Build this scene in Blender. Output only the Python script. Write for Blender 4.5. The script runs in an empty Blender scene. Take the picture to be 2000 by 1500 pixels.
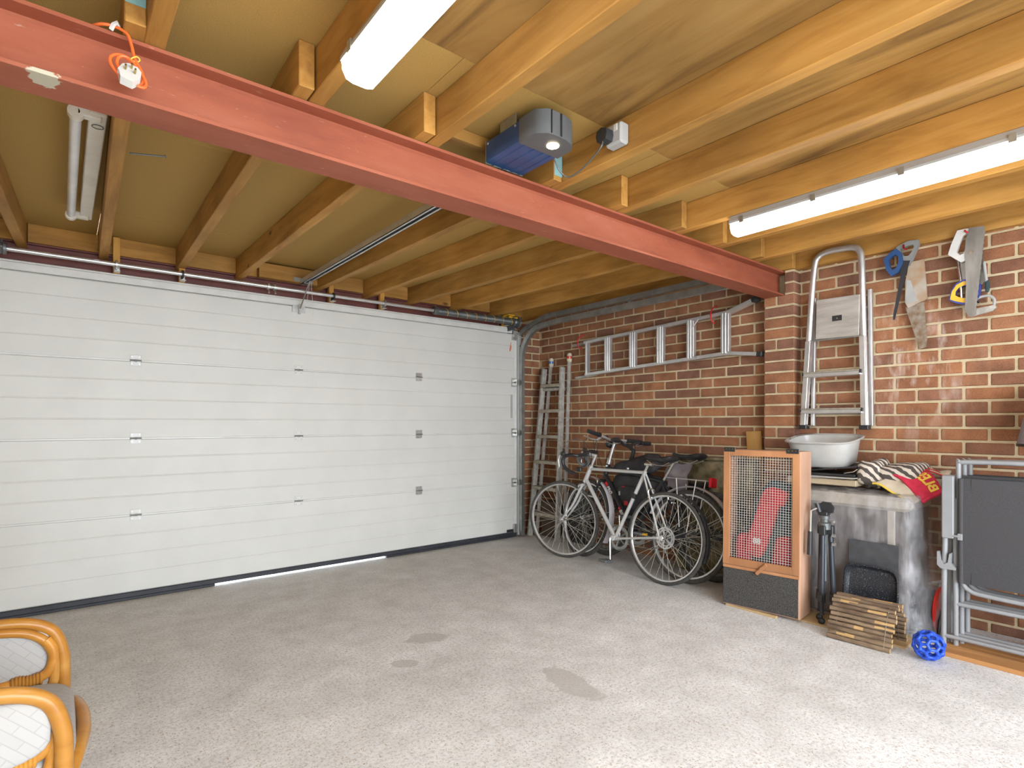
import bpy, math, random
from mathutils import Vector, Matrix, noise as mnoise
random.seed(7)
S = bpy.context.scene
COL = S.collection
R = math.radians
V = Vector
PI = math.pi

# ------------------------------------------------------------------ camera, sky, exposure
CAM_H = 1.17
cd = bpy.data.cameras.new('camera'); cam = bpy.data.objects.new('camera', cd); COL.objects.link(cam)
cd.sensor_width = 36; cd.lens = 36*1095/2000; cd.shift_y = 76/2000; cd.clip_start = .02
cam.location = (0, 0, CAM_H); cam.rotation_euler = (R(90), 0, R(-38.8))
S.camera = cam
wd = bpy.data.worlds.new('sky'); S.world = wd; wd.use_nodes = True
bg = wd.node_tree.nodes['Background']; bg.inputs[0].default_value = (.86, .93, 1, 1); bg.inputs[1].default_value = 8.6
S.view_settings.view_transform = 'Standard'; S.view_settings.look = 'None'
S.view_settings.gamma = 1; S.view_settings.use_curve_mapping = False
S.view_settings.exposure = 0.80
S.cycles.use_denoising = True
S.cycles.max_bounces = 9; S.cycles.diffuse_bounces = 5; S.cycles.transparent_max_bounces = 12; S.cycles.adaptive_threshold = .02
S.cycles.sample_clamp_indirect = 6
LAMP = 10.6          # brightness of the lit luminaires

# ------------------------------------------------------------------ materials
def newmat(name):
    m = bpy.data.materials.new(name); m.use_nodes = True
    nt = m.node_tree; b = nt.nodes['Principled BSDF']
    return m, nt, b
def N(nt, t, **kw):
    n = nt.nodes.new(t)
    for k, v in kw.items(): setattr(n, k, v)
    return n
def ramp(nt, stops):
    n = nt.nodes.new('ShaderNodeValToRGB'); e = n.color_ramp.elements
    while len(e) < len(stops): e.new(.5)
    for i, (p, c) in enumerate(stops):
        e[i].position = p; e[i].color = (*c, 1) if len(c) == 3 else c
    return n
def coords(nt, scale=(1, 1, 1), kind='Object', rnd=0):
    tc = N(nt, 'ShaderNodeTexCoord'); mp = N(nt, 'ShaderNodeMapping')
    mp.inputs['Scale'].default_value = scale
    if kind == 'World':
        g = N(nt, 'ShaderNodeNewGeometry'); nt.links.new(g.outputs['Position'], mp.inputs[0])
    else: nt.links.new(tc.outputs[kind], mp.inputs[0])
    if rnd:
        oi = N(nt, 'ShaderNodeObjectInfo'); mu = N(nt, 'ShaderNodeVectorMath', operation='SCALE')
        mu.inputs[0].default_value = (7.3*rnd, 3.1*rnd, 5.7*rnd); nt.links.new(oi.outputs['Random'], mu.inputs['Scale'])
        nt.links.new(mu.outputs[0], mp.inputs['Location'])
    return mp
def noise(nt, vec, scale, detail=3, rough=.55, dist=0):
    n = N(nt, 'ShaderNodeTexNoise'); n.inputs['Scale'].default_value = scale; n.inputs['Detail'].default_value = detail
    n.inputs['Roughness'].default_value = rough; n.inputs['Distortion'].default_value = dist
    nt.links.new(vec.outputs[0], n.inputs['Vector']); return n
def mixc(nt, fac, a, b, mode='MIX'):
    n = N(nt, 'ShaderNodeMix', data_type='RGBA', blend_type=mode)
    for sock, v in ((n.inputs['Factor'], fac), (n.inputs[6], a), (n.inputs[7], b)):
        if hasattr(v, 'links') or hasattr(v, 'is_linked'): nt.links.new(v, sock)
        elif isinstance(v, (int, float)): sock.default_value = v
        else: sock.default_value = (*v, 1)
    return n.outputs[2]
def bump(nt, b, h, strength, dist=.01):
    n = N(nt, 'ShaderNodeBump'); n.inputs['Strength'].default_value = strength; n.inputs['Distance'].default_value = dist
    nt.links.new(h, n.inputs['Height']); nt.links.new(n.outputs[0], b.inputs['Normal'])
def pm(name, c, c2=None, rough=.5, metal=0, scale=8, stretch=(1, 1, 1), bmp=0, bscale=None, rnd=0, lo=.35, hi=.65, spec=.5):
    m, nt, b = newmat(name)
    c2 = c2 or tuple(x*.88 for x in c)
    mp = coords(nt, stretch, rnd=rnd); n = noise(nt, mp, scale)
    r = ramp(nt, [(lo, c), (hi, c2)]); nt.links.new(n.outputs['Fac'], r.inputs[0])
    nt.links.new(r.outputs[0], b.inputs['Base Color'])
    b.inputs['Roughness'].default_value = rough; b.inputs['Metallic'].default_value = metal
    b.inputs['Specular IOR Level'].default_value = spec
    if bmp:
        n2 = noise(nt, mp, bscale or scale*4); bump(nt, b, n2.outputs['Fac'], bmp)
    return m
def emit(name, c, s):
    m, nt, b = newmat(name); b.inputs['Base Color'].default_value = (.9, .9, .9, 1)
    b.inputs['Emission Color'].default_value = (*c, 1); b.inputs['Emission Strength'].default_value = s
    return m
def wood(name, c1, c2, c3, axis='y', gscale=3, knots=True, rough=.65):
    m, nt, b = newmat(name)
    st = {'x': (.12, 1, 1), 'y': (1, .12, 1), 'z': (1, 1, .12)}[axis]
    mp = coords(nt, st, rnd=1)
    n = noise(nt, mp, gscale*7, 5, .6, .6); n2 = noise(nt, coords(nt, (1, 1, 1), rnd=1), 2.2, 2)
    r = ramp(nt, [(.25, c2), (.5, c1), (.75, c3)]); nt.links.new(n.outputs['Fac'], r.inputs[0])
    r2 = ramp(nt, [(.3, (.78, .78, .78)), (.7, (1.12, 1.1, 1.08))]); nt.links.new(n2.outputs['Fac'], r2.inputs[0])
    col = mixc(nt, 1.0, r.outputs[0], r2.outputs[0], 'MULTIPLY')
    oi = N(nt, 'ShaderNodeObjectInfo'); r3 = ramp(nt, [(0, (.86, .85, .84)), (1, (1.1, 1.08, 1.04))]); nt.links.new(oi.outputs['Random'], r3.inputs[0])
    col = mixc(nt, 1.0, col, r3.outputs[0], 'MULTIPLY')
    if knots:
        s2 = {'x': (.45, 1, 1), 'y': (1, .45, 1), 'z': (1, 1, .45)}[axis]
        vo = N(nt, 'ShaderNodeTexVoronoi'); vo.inputs['Scale'].default_value = 4.2; nt.links.new(coords(nt, s2, rnd=1).outputs[0], vo.inputs['Vector'])
        k = ramp(nt, [(.03, (1, 1, 1)), (.085, (0, 0, 0))]); nt.links.new(vo.outputs['Distance'], k.inputs[0])
        col = mixc(nt, k.outputs[0], col, tuple(x*.35 for x in c2))
    nt.links.new(col, b.inputs['Base Color']); b.inputs['Roughness'].default_value = rough
    b.inputs['Specular IOR Level'].default_value = .3
    bump(nt, b, n.outputs['Fac'], .25, .004)
    return m
def brick_mat(name, src):
    m, nt, b = newmat(name)
    if src == 'obj': rnd = N(nt, 'ShaderNodeObjectInfo').outputs['Random']
    else: rnd = N(nt, 'ShaderNodeNewGeometry').outputs['Random Per Island']
    r = ramp(nt, [(0, (.205, .102, .068)), (.2, (.300, .137, .074)), (.45, (.350, .160, .082)), (.65, (.225, .115, .082)), (.85, (.385, .180, .090)), (1, (.275, .132, .080))])
    nt.links.new(rnd, r.inputs[0])
    mp = coords(nt, (1, 1, 1), 'World')
    n = noise(nt, mp, 9, 4, .6); n2 = noise(nt, mp, 160, 3, .6)
    r2 = ramp(nt, [(.3, (.70, .68, .68)), (.7, (1.18, 1.16, 1.12))]); nt.links.new(n.outputs['Fac'], r2.inputs[0])
    col = mixc(nt, 1, r.outputs[0], r2.outputs[0], 'MULTIPLY')
    r3 = ramp(nt, [(.35, (.8, .8, .8)), (.65, (1.15, 1.15, 1.15))]); nt.links.new(n2.outputs['Fac'], r3.inputs[0])
    col = mixc(nt, .8, col, r3.outputs[0], 'MULTIPLY')
    # white salts that have run down the wall between the saws and the step ladder
    sp = N(nt, 'ShaderNodeSeparateXYZ'); nt.links.new(mp.outputs[0], sp.inputs[0])
    ns = noise(nt, coords(nt, (1, 2.6, .8), 'World'), 5.2, 4, .6)
    dist = N(nt, 'ShaderNodeVectorMath', operation='DISTANCE'); nt.links.new(coords(nt, (0, 1, .62), 'World').outputs[0], dist.inputs[0]); dist.inputs[1].default_value = (0, 1.12, .96)
    f1 = ramp(nt, [(.12, (1, 1, 1)), (.36, (0, 0, 0))]); nt.links.new(dist.outputs['Value'], f1.inputs[0])
    f2 = ramp(nt, [(.50, (0, 0, 0)), (.72, (.8, .8, .8))]); nt.links.new(ns.outputs['Fac'], f2.inputs[0])
    fac = mixc(nt, 1, f1.outputs[0], f2.outputs[0], 'MULTIPLY')
    col = mixc(nt, fac, col, (.66, .55, .48))
    nt.links.new(col, b.inputs['Base Color']); b.inputs['Roughness'].default_value = .85; b.inputs['Specular IOR Level'].default_value = .2
    bump(nt, b, n2.outputs['Fac'], .5, .004)
    return m
def floor_mat():
    m, nt, b = newmat('concrete')
    w = coords(nt, (1, 1, 1), 'World')
    big = noise(nt, w, .75, 5, .6, .4); mid = noise(nt, w, 5, 5, .65); fine = noise(nt, w, 70, 4, .7)
    r1 = ramp(nt, [(.30, (.615, .62, .622)), (.48, (.72, .727, .735)), (.68, (.80, .808, .82))]); nt.links.new(big.outputs['Fac'], r1.inputs[0])
    r2 = ramp(nt, [(.3, (.84, .83, .82)), (.7, (1.1, 1.1, 1.1))]); nt.links.new(mid.outputs['Fac'], r2.inputs[0])
    col = mixc(nt, 1, r1.outputs[0], r2.outputs[0], 'MULTIPLY')
    # dusty brown worn strip next to the door
    sp = N(nt, 'ShaderNodeSeparateXYZ'); nt.links.new(w.outputs[0], sp.inputs[0])
    ad = N(nt, 'ShaderNodeMath', operation='MULTIPLY_ADD'); nt.links.new(big.outputs['Fac'], ad.inputs[0]); ad.inputs[1].default_value = 2.2; nt.links.new(sp.outputs['Y'], ad.inputs[2])
    rr = ramp(nt, [(.0, (0, 0, 0)), (1, (1, 1, 1))]); mr = N(nt, 'ShaderNodeMapRange'); nt.links.new(ad.outputs[0], mr.inputs[0])
    mr.inputs[1].default_value = 3.6; mr.inputs[2].default_value = 5.6
    col = mixc(nt, mr.outputs[0], col, mixc(nt, 1, (.575, .562, .535), r2.outputs[0], 'MULTIPLY'))
    r3 = ramp(nt, [(.32, (.62, .61, .6)), (.48, (.96, .96, .96)), (.7, (1.12, 1.12, 1.12))]); nt.links.new(fine.outputs['Fac'], r3.inputs[0])
    col = mixc(nt, .85, col, r3.outputs[0], 'MULTIPLY')
    for sc, thr, c in ((100, .36, (.44, .37, .30)), (64, .28, (.42, .29, .18)), (80, .24, (.17, .16, .16)), (150, .42, (.43, .40, .37))):
        vo = N(nt, 'ShaderNodeTexVoronoi'); vo.inputs['Scale'].default_value = sc; nt.links.new(w.outputs[0], vo.inputs['Vector'])
        k = ramp(nt, [(thr*.6, (1, 1, 1)), (thr, (0, 0, 0))]); nt.links.new(vo.outputs['Distance'], k.inputs[0])
        pres = N(nt, 'ShaderNodeSeparateColor'); nt.links.new(vo.outputs['Color'], pres.inputs[0])
        k2 = ramp(nt, [(.72, (0, 0, 0)), (.78, (1, 1, 1))]); nt.links.new(pres.outputs[0], k2.inputs[0])
        col = mixc(nt, mixc(nt, .75, (0, 0, 0), mixc(nt, 1, k.outputs[0], k2.outputs[0], 'MULTIPLY')), col, c)
    # two old repair patches
    for cx, cy, sx, sy, rot in ((1.788, 1.806, .205, .085, -1.72), (1.30, 2.45, .085, .05, -.6), (1.55, 2.67, .13, .08, -.5)):
        mp = N(nt, 'ShaderNodeMapping', vector_type='TEXTURE'); nt.links.new(w.outputs[0], mp.inputs[0])
        mp.inputs['Location'].default_value = (cx, cy, 0); mp.inputs['Rotation'].default_value = (0, 0, rot); mp.inputs['Scale'].default_value = (sx, sy, 1)
        le = N(nt, 'ShaderNodeVectorMath', operation='LENGTH'); nt.links.new(mp.outputs[0], le.inputs[0])
        ad2 = N(nt, 'ShaderNodeMath', operation='MULTIPLY_ADD'); nz = noise(nt, w, 14, 4); nt.links.new(nz.outputs['Fac'], ad2.inputs[0]); ad2.inputs[1].default_value = 1.1; nt.links.new(le.outputs['Value'], ad2.inputs[2])
        k = ramp(nt, [(.0, (1, 1, 1)), (1, (0, 0, 0))]); m2 = N(nt, 'ShaderNodeMapRange'); nt.links.new(ad2.outputs[0], m2.inputs[0])
        m2.inputs[1].default_value = 1.5; m2.inputs[2].default_value = 1.36
        mm = N(nt, 'ShaderNodeMath', operation='MULTIPLY'); nt.links.new(m2.outputs[0], mm.inputs[0]); mm.inputs[1].default_value = .65
        col = mixc(nt, mm.outputs[0], col, (.44, .425, .41))
    nt.links.new(col, b.inputs['Base Color']); b.inputs['Roughness'].default_value = .75; b.inputs['Specular IOR Level'].default_value = .3
    bump(nt, b, fine.outputs['Fac'], .35, .004)
    return m
def steel_red():
    m, nt, b = newmat('red_oxide_steel')
    w = coords(nt, (1, 1, 1), 'World')
    n = noise(nt, coords(nt, (.5, 2, 2), 'World'), 5, 5, .65); n2 = noise(nt, coords(nt, (.5, 3, 3), 'World'), 38, 4, .7)
    r = ramp(nt, [(.28, (.235, .062, .036)), (.5, (.31, .088, .046)), (.72, (.345, .108, .062)), (.85, (.40, .165, .115))]); nt.links.new(n.outputs['Fac'], r.inputs[0])
    k = ramp(nt, [(.66, (0, 0, 0)), (.72, (1, 1, 1))]); nt.links.new(n2.outputs['Fac'], k.inputs[0])
    col = mixc(nt, mixc(nt, .7, (0, 0, 0), k.outputs[0]), r.outputs[0], (.47, .30, .22))
    # a splash of cream paint on the lower flange
    mp = N(nt, 'ShaderNodeMapping', vector_type='TEXTURE'); nt.links.new(w.outputs[0], mp.inputs[0])
    mp.inputs['Location'].default_value = (-.035, 1.89, 2.06); mp.inputs['Scale'].default_value = (.036, .06, .03)
    le = N(nt, 'ShaderNodeVectorMath', operation='LENGTH'); nt.links.new(mp.outputs[0], le.inputs[0])
    ad = N(nt, 'ShaderNodeMath', operation='MULTIPLY_ADD'); nz = noise(nt, w, 60, 3); nt.links.new(nz.outputs['Fac'], ad.inputs[0]); ad.inputs[1].default_value = .9; nt.links.new(le.outputs['Value'], ad.inputs[2])
    mr = N(nt, 'ShaderNodeMapRange'); nt.links.new(ad.outputs[0], mr.inputs[0]); mr.inputs[1].default_value = 1.40; mr.inputs[2].default_value = 1.33
    col = mixc(nt, mr.outputs[0], col, (.48, .45, .35))
    nt.links.new(col, b.inputs['Base Color']); b.inputs['Roughness'].default_value = .6; b.inputs['Specular IOR Level'].default_value = .3
    bump(nt, b, n2.outputs['Fac'], .15, .004)
    return m
def glass_sheet():
    m, nt, b = newmat('clear_polythene')
    n = noise(nt, coords(nt, (1, 1, .5)), 14, 4, .6)
    r = ramp(nt, [(.35, (.30, .30, .32)), (.7, (.52, .52, .545))]); nt.links.new(n.outputs['Fac'], r.inputs[0])
    nt.links.new(r.outputs[0], b.inputs['Base Color'])
    ra = ramp(nt, [(.3, (.10, .10, .10)), (.75, (.34, .34, .34))]); nt.links.new(n.outputs['Fac'], ra.inputs[0])
    nt.links.new(ra.outputs[0], b.inputs['Alpha'])
    b.inputs['Roughness'].default_value = .18
    bump(nt, b, n.outputs['Fac'], .6, .03)
    return m
def stripes(name, c1, c2, scale, rot, dist):
    m, nt, b = newmat(name)
    mp = coords(nt); mp.inputs['Rotation'].default_value = rot
    w = N(nt, 'ShaderNodeTexWave'); w.inputs['Scale'].default_value = scale; w.inputs['Distortion'].default_value = dist; w.inputs['Detail'].default_value = 2; w.inputs['Detail Scale'].default_value = 1.2
    nt.links.new(mp.outputs[0], w.inputs['Vector'])
    r = ramp(nt, [(.42, c1), (.5, c2)]); nt.links.new(w.outputs['Fac'], r.inputs[0]); nt.links.new(r.outputs[0], b.inputs['Base Color'])
    b.inputs['Roughness'].default_value = .9
    return m
def weave_mat():
    m, nt, b = newmat('white_weave_fabric')
    cols = []
    src = coords(nt); sx = N(nt, 'ShaderNodeSeparateXYZ'); nt.links.new(src.outputs[0], sx.inputs[0])
    ad = N(nt, 'ShaderNodeMath', operation='ADD'); nt.links.new(sx.outputs['Y'], ad.inputs[0]); nt.links.new(sx.outputs['Z'], ad.inputs[1])
    cb = N(nt, 'ShaderNodeCombineXYZ'); nt.links.new(sx.outputs['X'], cb.inputs['X']); nt.links.new(ad.outputs[0], cb.inputs['Y'])
    mp = N(nt, 'ShaderNodeMapping'); nt.links.new(cb.outputs[0], mp.inputs[0]); mp.inputs['Rotation'].default_value = (0, 0, R(45))
    w = N(nt, 'ShaderNodeTexBrick'); w.inputs['Scale'].default_value = 15; w.inputs['Color1'].default_value = (.36, .352, .342, 1); w.inputs['Color2'].default_value = (.345, .337, .327, 1); w.inputs['Mortar'].default_value = (.305, .297, .288, 1)
    w.inputs['Mortar Size'].default_value = .03; w.inputs['Mortar Smooth'].default_value = .8; w.inputs['Brick Width'].default_value = .9; w.inputs['Row Height'].default_value = .3
    nt.links.new(mp.outputs[0], w.inputs['Vector']); nt.links.new(w.outputs['Color'], b.inputs['Base Color'])
    b.inputs['Roughness'].default_value = .9; bump(nt, b, w.outputs['Fac'], -.3, .006)
    return m

M = {}
M['brick'] = brick_mat('brick_clay', 'obj'); M['brick_mass'] = brick_mat('brick_clay_mass', 'isl')
M['mortar'] = pm('mortar', (.60, .50, .335), (.49, .40, .255), .9, scale=12, bmp=.4, bscale=90, spec=.2)
M['floor'] = floor_mat()
M['joist'] = wood('joist_timber', (.425, .220, .052), (.285, .138, .032), (.50, .285, .082))
M['noggin'] = wood('noggin_timber', (.425, .220, .052), (.285, .138, .032), (.50, .285, .082), 'x')
M['batten'] = wood('new_batten_timber', (.60, .32, .07), (.50, .25, .05), (.68, .40, .11), 'z', knots=False)
M['chip'] = pm('chipboard', (.455, .292, .092), (.345, .205, .056), .8, scale=320, bmp=0, spec=.2)
M['ply'] = wood('plywood', (.33, .185, .052), (.095, .045, .014), (.46, .285, .10), 'y', 1.1, knots=False)
M['red'] = steel_red()
M['darkred'] = pm('dark_red_steel', (.165, .045, .038), (.12, .033, .03), .55, scale=6)
M['door'] = pm('white_door_skin', (.635, .635, .605), (.60, .60, .57), .5, scale=3, bmp=.06, bscale=180)
M['trimw'] = pm('white_door_trim', (.68, .68, .66), rough=.35)
M['white'] = pm('white_plastic', (.66, .66, .64), rough=.35)
M['rubber'] = pm('black_rubber', (.020, .022, .030), (.03, .032, .042), .55)
M['black'] = pm('black_plastic', (.018, .018, .020), (.03, .03, .032), .4)
M['blackfab'] = pm('black_fabric', (.020, .020, .022), (.045, .043, .048), .85, scale=12, bmp=.3)
M['galv'] = pm('galvanised_steel', (.46, .48, .47), (.34, .36, .355), .38, .85, scale=14)
M['zinc'] = pm('bright_zinc', (.66, .67, .66), (.52, .53, .52), .32, .8, scale=20)
M['alu'] = pm('aluminium', (.72, .72, .72), (.62, .62, .63), .35, .75, scale=10)
M['aluworn'] = pm('worn_aluminium', (.50, .485, .45), (.34, .325, .29), .55, .25, scale=26, bmp=.2)
M['treadworn'] = pm('worn_tread', (.40, .36, .29), (.27, .235, .18), .7, 0, scale=40, bmp=.3)
M['steelgrey'] = pm('painted_grey_steel', (.16, .17, .17), (.11, .12, .12), .45, .5)
M['chrome'] = pm('chrome', (.75, .75, .74), (.6, .6, .58), .2, 1)
M['silver'] = pm('silver_paint', (.58, .58, .57), (.52, .52, .51), .32, .35)
M['tyre'] = pm('tyre', (.045, .043, .040), (.075, .07, .062), .8, scale=30)
M['mud'] = pm('pale_grey_mudguard', (.52, .50, .54), (.46, .45, .48), .4)
M['blue'] = pm('blue_opener_shell', (.030, .075, .20), (.05, .115, .28), .42, .3, scale=5)
M['grey'] = pm('grey_plastic', (.105, .112, .116), (.09, .096, .10), .45)
M['lgrey'] = pm('light_grey_plastic', (.40, .405, .40), rough=.4)
M['orange'] = pm('orange_cable', (.80, .16, .035), (.72, .13, .03), .45)
M['cane'] = wood('cane', (.44, .20, .036), (.33, .135, .022), (.54, .285, .07), 'x', 2, False, .28)
M['weave'] = weave_mat()
M['hutch'] = wood('hutch_ply', (.48, .30, .215), (.40, .235, .16), (.53, .36, .27), 'z', 1.2, False, .6)
M['hutchf'] = wood('hutch_frame', (.43, .205, .098), (.36, .165, .074), (.48, .25, .13), 'z', 1.5, False, .5)
M['felt'] = pm('roofing_felt', (.038, .036, .034), (.115, .11, .102), .95, scale=220, lo=.42, hi=.66, bmp=.5)
M['wire'] = pm('wire', (.70, .69, .66), rough=.4, metal=.4)
M['redfab'] = pm('red_fabric', (.50, .030, .035), (.40, .02, .025), .8, scale=18, bmp=.4)
M['tealfab'] = pm('dark_teal_fabric', (.020, .045, .055), (.03, .07, .08), .8, scale=16)
M['basin'] = pm('white_basin', (.54, .535, .515), rough=.3)
M['zebra'] = stripes('zebra_cloth', (.58, .52, .45), (.075, .064, .056), 11, (0, R(35), R(20)), 5)
M['pink'] = pm('crimson_cloth', (.62, .030, .075), (.50, .02, .06), .85, scale=30, bmp=.2)
M['cream'] = pm('cream_cloth', (.60, .535, .42), (.52, .455, .35), .85, scale=20, bmp=.2)
M['yellow'] = pm('yellow_print', (.85, .62, .08), rough=.7)
M['yel2'] = pm('yellow_plastic', (.85, .48, .02), rough=.4)
M['bluep'] = pm('blue_plastic', (.030, .055, .33), rough=.4)
M['ball'] = pm('blue_rubber', (.020, .095, .62), (.015, .07, .5), .35)
M['slate'] = pm('slate', (.044, .046, .051), (.06, .062, .068), .65, scale=20)
M['tray'] = pm('speckled_enamel', (.020, .022, .028), (.36, .38, .40), .25, scale=260, lo=.62, hi=.72)
M['bark'] = pm('bark', (.115, .072, .045), (.26, .18, .11), .9, scale=22, stretch=(1, .3, 1), bmp=.6, rnd=1)
M['barkcut'] = pm('cut_wood', (.52, .34, .15), (.42, .25, .10), .8, scale=14)
M['spoke'] = pm('spoke_steel', (.42, .40, .35), (.33, .31, .27), .4)
M['tripodleg'] = pm('tripod_leg_paint', (.045, .05, .060), rough=.35, metal=.4)
M['chairtube'] = pm('grey_powder_coat', (.27, .278, .29), rough=.4)
M['textil'] = pm('grey_textilene', (.038, .037, .040), (.052, .051, .055), .75, scale=250)
M['plank'] = wood('plank', (.40, .20, .075), (.30, .14, .05), (.50, .28, .12), 'y', 2, False)
M['plankz'] = wood('plank_upright', (.42, .23, .07), (.32, .16, .05), (.50, .30, .11), 'z', 2, False)
M['paleply'] = wood('pale_board', (.50, .36, .19), (.42, .28, .14), (.56, .43, .25), 'y', 2, False)
M['stone'] = pm('mossy_concrete', (.095, .078, .038), (.36, .30, .185), .95, scale=9, bmp=.7, lo=.35, hi=.75)
M['unitcream'] = pm('cream_enamel', (.56, .51, .43), (.50, .455, .38), .4)
M['unitpanel'] = pm('brown_grey_panel', (.15, .122, .108), (.105, .088, .08), .6, scale=6)
M['sheet'] = glass_sheet()
M['card'] = pm('cardboard', (.50, .40, .27), rough=.85)
M['paper'] = pm('paper', (.52, .50, .45), rough=.85)
M['reelred'] = pm('red_plastic', (.62, .025, .02), rough=.4)
M['blade'] = pm('old_saw_steel', (.32, .31, .29), (.20, .19, .175), .45, .7, scale=14, stretch=(1, 1, .3))
M['rust'] = pm('rusty_blade', (.33, .29, .24), (.20, .125, .07), .65, .3, scale=24)
M['brownsheath'] = pm('brown_sheath', (.34, .20, .09), (.42, .38, .33), .7, scale=8)
M['greyhandle'] = pm('clear_grey_handle', (.24, .25, .25), rough=.35)
M['bluesaw'] = pm('blue_saw_handle', (.02, .075, .22), rough=.4)
M['darkblade'] = pm('coated_blade', (.028, .030, .036), rough=.4, metal=.3)
M['tapeblue'] = pm('blue_tape', (.03, .16, .45), rough=.5)
M['tapecream'] = pm('cream_tape', (.68, .62, .46), rough=.7)
M['tapered'] = pm('red_tape', (.60, .03, .03), rough=.5)
M['mauve'] = pm('mauve_grey_fabric', (.25, .22, .24), rough=.85, scale=60)
M['teal'] = pm('teal_end_paint', (.16, .33, .36), (.22, .38, .38), .7, scale=20)
M['bikered'] = pm('red_bike_paint', (.58, .02, .025), rough=.3)
M['bikeblack'] = pm('black_bike_paint', (.022, .022, .024), rough=.3)
M['reflect'] = pm('red_reflector', (.70, .012, .03), rough=.2)
M['lamp'] = emit('lit_diffuser', (1, .985, .96), LAMP)
M['spot'] = emit('lit_opener_lamp', (1, .83, .52), 16)
M['tubeoff'] = pm('unlit_tube', (.72, .72, .72), rough=.2)
M['trimold'] = pm('aged_white_enamel', (.66, .62, .54), (.74, .70, .63), .5)
M['brass'] = pm('brass_screws', (.5, .38, .15), rough=.3, metal=1)
M['brown'] = pm('dark_carton', (.10, .065, .045), (.07, .05, .035), .8)
M['outside'] = pm('sunlit_drive', (.75, .74, .72), rough=.9)

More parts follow.
